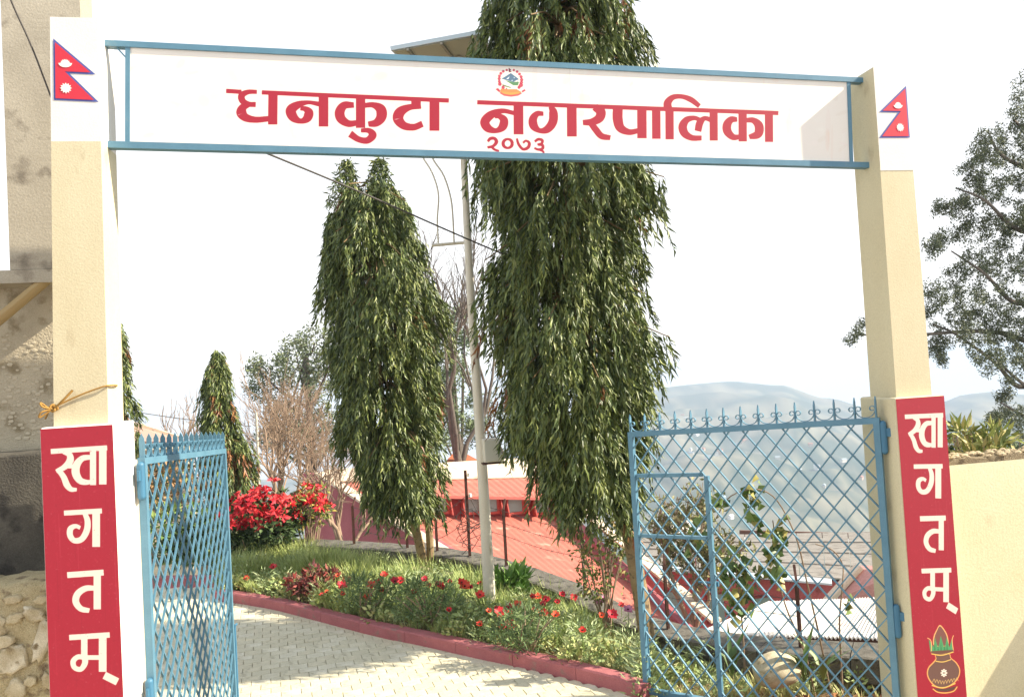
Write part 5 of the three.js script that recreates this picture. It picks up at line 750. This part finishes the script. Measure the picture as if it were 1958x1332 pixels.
{ // neighbouring houses seen through the lattice
  const t = thing('slate_roofed_house', 'house with wide grey slate roof and salmon wall beyond the wicket', 'house'); const a = at(1228, 1034, 25), b = at(1672, 1024, 25), c = at(1680, 1112, 20), d = at(1232, 1078, 20);
  const R = 4, K = 9, P = (u, v) => a.clone().lerp(b, u).lerp(d.clone().lerp(c, u), v); for (let i = 0; i < R; i++) for (let k = 0; k < K; k++) part('slate_sheet', slab([P(k / K, i / R), P((k + 1) / K - 0.003, i / R), P((k + 1) / K - 0.003, (i + 1) / R + 0.02), P(k / K, (i + 1) / R + 0.02)], V(0, -0.03, 0)).translate(0, 0.035 * (R - i) + 0.006 * (k % 2), 0), M.slate, t);
  part('ridge_board', slab([at(1417, 1014, 25.1), at(1672, 1020, 25.1), at(1672, 1030, 25.1), at(1417, 1026, 25.1)], V(0, 0, -0.1)), M.brownTrim, t); part('eave_strip', slab([P(0, 1).add(V(0, 0.02, 0)), P(0.8, 1).add(V(0, 0.02, 0)), P(0.8, 1.1).add(V(0, 0, 0)), P(0, 1.1).add(V(0, 0, 0))], V(0, -0.05, 0)), std(0xb5bcc0, 0.6), t);
  const w0 = P(0.01, 0.98).add(V(0, -0.1, 0)), w1 = P(0.99, 0.98).add(V(0, -0.1, 0)); part('front_wall', slab([w0, w1, w1.clone().add(V(0, -5, 0)), w0.clone().add(V(0, -5, 0))], V(0, 0, -0.25)), weathered(0xc46a66, 0xb45c5a, 0x96504c, { f: 6, rep: 0.2, seed: 90, size: 256 }), t);
  for (const f of [0.12, 0.3, 0.5, 0.68]) { const p = w0.clone().lerp(w1, f).add(V(0, -0.9, 0.01)); const w = part('window', box(0.5, 0.7, 0.04, p.x, p.y, p.z), M.glass, t); part('window_frame', mergeGeometries([box(0.6, 0.05, 0.06, p.x, p.y + 0.375, p.z), box(0.6, 0.05, 0.06, p.x, p.y - 0.375, p.z), box(0.05, 0.7, 0.06, p.x - 0.275, p.y, p.z), box(0.05, 0.7, 0.06, p.x + 0.275, p.y, p.z)]), std(0x8a3f3c, 0.8), w); }
}
{
  const t = thing('white_roofed_hut', 'small hut with bright white hipped roof beyond the slate roof', 'hut'), d = 32, p = [at(1264, 1022, d), at(1345, 1022, d), at(1330, 994, d + 1.2), at(1296, 994, d + 1.2)]; part('roof', slab(p, V(0, -0.08, -0.02)), std(0xd8d6d2, 0.6), t); const c = at(1304, 1022, d + 0.6); part('wall', box(1.4, 2.5, 1.2, c.x, c.y - 1.35, c.z), M.pinkWall, t); part('roof_side', slab([p[0], p[3], at(1290, 1016, d + 2)], V(0, -0.05, 0)), std(0xd8d6d2, 0.6), t);
}
{
  const t = thing('pink_gabled_house', 'pale pink gabled house beside the hinge pillar of the wicket leaf', 'house'); const d = 16, a = at(1590, 1150, d), b = at(1648, 1088, d), c = at(1730, 1090, d - 1), e = at(1730, 1250, d - 1); part('gable_wall', slab([a, b, c, e, at(1590, 1250, d)], V(0.1, 0, -0.3)), weathered(0xd8a49a, 0xcc948a, 0xb07c70, { f: 5, rep: 0.2, seed: 92, size: 256 }), t);
  for (const [x0, x1] of [[1628, 1642], [1660, 1672]]) part('window', slab([at(x0, 1118, d - 0.06), at(x1, 1116, d - 0.06), at(x1, 1160, d - 0.06), at(x0, 1160, d - 0.06)], V(0, 0, -0.08)), std(0x8f4442, 0.7), t); part('verge_board', slab([at(1582, 1152, d - 0.1), at(1646, 1082, d - 0.1), at(1652, 1088, d - 0.1), at(1590, 1156, d - 0.1)], V(0, 0, -0.2)), M.creamTrim, t);
}
{
  const t = thing('tin_roofed_shed', 'shed with bright corrugated tin roof just below the low wall', 'shed'); const a = at(1395, 1168, 10.5), b = at(1760, 1140, 10.5), c = at(1760, 1222, 7.6), d = at(1330, 1212, 7.9), a2 = at(1470, 1150, 10.6), N = 5;
  for (let i = 0; i < N; i++) { const U = (e, f, k) => e.clone().lerp(f, k); part('roof_sheet', corrugated(U(a2, b, i / N).add(V(0, 0.006 * (i % 2), 0)), U(a2, b, (i + 1) / N).add(V(0, 0.006 * (i % 2), 0)), U(d, c, (i + 1) / N), U(d, c, i / N), 11, 0.011), M.tin, t); }
  for (const f of [0.03, 0.35, 0.68, 0.97]) { const p = d.clone().lerp(c, f); part('timber_post', box(0.08, 3, 0.08, p.x, p.y - 1.56, p.z - 0.15), M.rust, t); }
  part('back_wall', slab([a2.clone().add(V(0, -0.12, 0)), b.clone().add(V(0, -0.12, 0)), b.clone().add(V(0, -4, 0)), a2.clone().add(V(0, -4, 0))], V(0, 0, -0.2)), M.mortar, t); part('beam', bar(d.clone().add(V(0, -0.09, -0.15)), c.clone().add(V(0, -0.09, -0.15)), 0.07, 0.1), M.rust, t);
}
{ // tiled hut roof and cream parapet glimpsed behind the lamp pole, roof edge by the pillar
  const t = thing('tiled_hut', 'little orange tiled roof peeping above the red roof ridge', 'hut'), d = 27; const p = [at(872, 872, d), at(873, 860, d + 0.8), at(912, 880, d)]; part('roof', slab([at(850, 884, d), at(874, 858, d + 0.8), at(916, 880, d)], V(0, -0.06, -0.3)), std(0xb06a4a, 0.8), t); const c = at(884, 884, d + 0.4); part('wall', box(1.0, 2.4, 0.9, c.x, c.y - 1.2, c.z - 0.3), M.creamTrim, t);
  const s = thing('shed_roof', 'low brown and cream roof edge between gate leaf and small weeping evergreen', 'shed'), e = 15; part('roof', slab([at(255, 812, e), at(340, 838, e), at(345, 846, e - 1), at(252, 842, e - 1)], V(0, -0.05, 0)), std(0xb09080, 0.8), s); part('barge_board', bar(at(255, 811, e), at(342, 838, e), 0.05, 0.1), M.creamTrim, s); const q = at(290, 850, e); part('wall', box(1.3, 2.6, 0.6, q.x, q.y - 1.4, q.z - 0.2), M.greyLow, s);
}

// ------------------------------------------------------------------ valley and hazy hills
const terrainY = (() => {
  const ridge = [[-1200, 930], [-200, 930], [300, 925], [700, 905], [900, 880], [1050, 815], [1180, 762], [1230, 746], [1300, 735], [1400, 727], [1490, 734], [1580, 758], [1680, 780], [1790, 768], [1850, 750], [1900, 746], [1958, 752], [2300, 735], [3400, 745]].map(([x, y]) => { const b = bearing(x, y); return [Math.atan2(b.x, -b.z), b.y / Math.hypot(b.x, b.z)]; });
  return (az, r) => {
    let i = 0; while (i < ridge.length - 2 && ridge[i + 1][0] < az) i++; const [a0, e0] = ridge[i], [a1, e1] = ridge[i + 1], s = Math.max(0, Math.min(1, (az - a0) / (a1 - a0))), f = s * s * (3 - 2 * s), el = e0 + (e1 - e0) * f, RT = 1700, top = EYE + el * RT;
    const x = Math.sin(az) * r, z = -Math.cos(az) * r, n = fbm(x / 160, z / 160, 1, 5);
    if (r < 14) return -5; if (r < 60) return -5 - (r - 14) * 0.16 + fbm(x / 8, z / 8, 2, 3) * 0.4; const y60 = -12.4; if (r < 420) return y60 + (-150 - y60) * (r - 60) / 360 + n * 10;
    if (r < RT) { const q = (r - 420) / (RT - 420); return -150 + (top + 150) * Math.pow(q, 0.8) + n * 60 * Math.sin(Math.PI * q) + fbm(x / 30, z / 30, 6, 3) * 8 * (1 - q); } return top - (r - RT) * 0.35;
  };
})();
{
  const NA = 260, NR = 150, pos = [], col = [], idx = [], wood = hex(0x3a4a3a), field = hex(0x75705a), pale = hex(0x9c9478);
  for (let i = 0; i <= NA; i++) for (let j = 0; j <= NR; j++) {
    const az = -1.25 + 2.7 * i / NA, r = 12 * Math.pow(1850 / 12, j / NR), x = Math.sin(az) * r, z = -Math.cos(az) * r, y = terrainY(az, r); pos.push(x, y, z);
    const m = fbm(x / 90 + 5, z / 90, 2, 4), k = fbm(x / 26, z / 26, 8, 3), ter = Math.sin(y * 0.55 + m * 6); const c = wood.clone().lerp(field, THREE.MathUtils.smoothstep(m + k * 0.5, -0.08, 0.2)); if (ter > 0.8) c.lerp(pale, 0.5); col.push(c.r, c.g, c.b);
  }
  for (let i = 0; i < NA; i++) for (let j = 0; j < NR; j++) { const a = i * (NR + 1) + j; idx.push(a, a + NR + 1, a + 1, a + 1, a + NR + 1, a + NR + 2); }
  const g = new THREE.BufferGeometry(); g.setAttribute('position', new THREE.Float32BufferAttribute(pos, 3)); g.setAttribute('color', new THREE.Float32BufferAttribute(col, 3)); g.setIndex(idx); g.computeVertexNormals();
  structure('hills', g, new THREE.MeshStandardMaterial({ vertexColors: true, roughness: 1 }), 'hazy terraced hillside across the valley', 'hill');
  const r = rng(88), walls = [std(0xd8d0c4, 0.9), std(0xc4a890, 0.9), std(0xe4e0d8, 0.9)], roofs = [std(0x9aa4a8, 0.6), std(0xa06a54, 0.8), std(0xc4c8c8, 0.5)];
  for (let i = 0; i < 34; i++) { const px = 1270 + r() * 420, az0 = bearing(px, 900), az = Math.atan2(az0.x, -az0.z), rr = 520 + r() * 700, x = Math.sin(az) * rr, z = -Math.cos(az) * rr, y = terrainY(az, rr), w = 7 + 5 * r(), h = 4 + 3 * r(); const t = thing('hill_house', 'tiny pale farmhouse on the hazy hillside across the valley', 'house', V(x, y - 1, z), 'farmhouses on the far hillside'); t.rotation.y = r() * 3; t.scale.setScalar(0.6); part('wall', box(w, h + 1, 5, 0, h / 2, 0), walls[i % 3], t); const s = new THREE.Shape([[-3.2, 0], [3.2, 0], [0, 2.2]].map((p) => new THREE.Vector2(...p))), rg = new THREE.ExtrudeGeometry(s, { depth: w + 1, bevelEnabled: false }); rg.rotateY(Math.PI / 2); rg.translate(-(w + 1) / 2, h + 0.51, 0); part('roof', rg, roofs[i % 3], t); }
}

scene.traverse((o) => { if (o.isMesh) { o.castShadow = true; o.receiveShadow = true; } });
renderer.render(scene, camera);
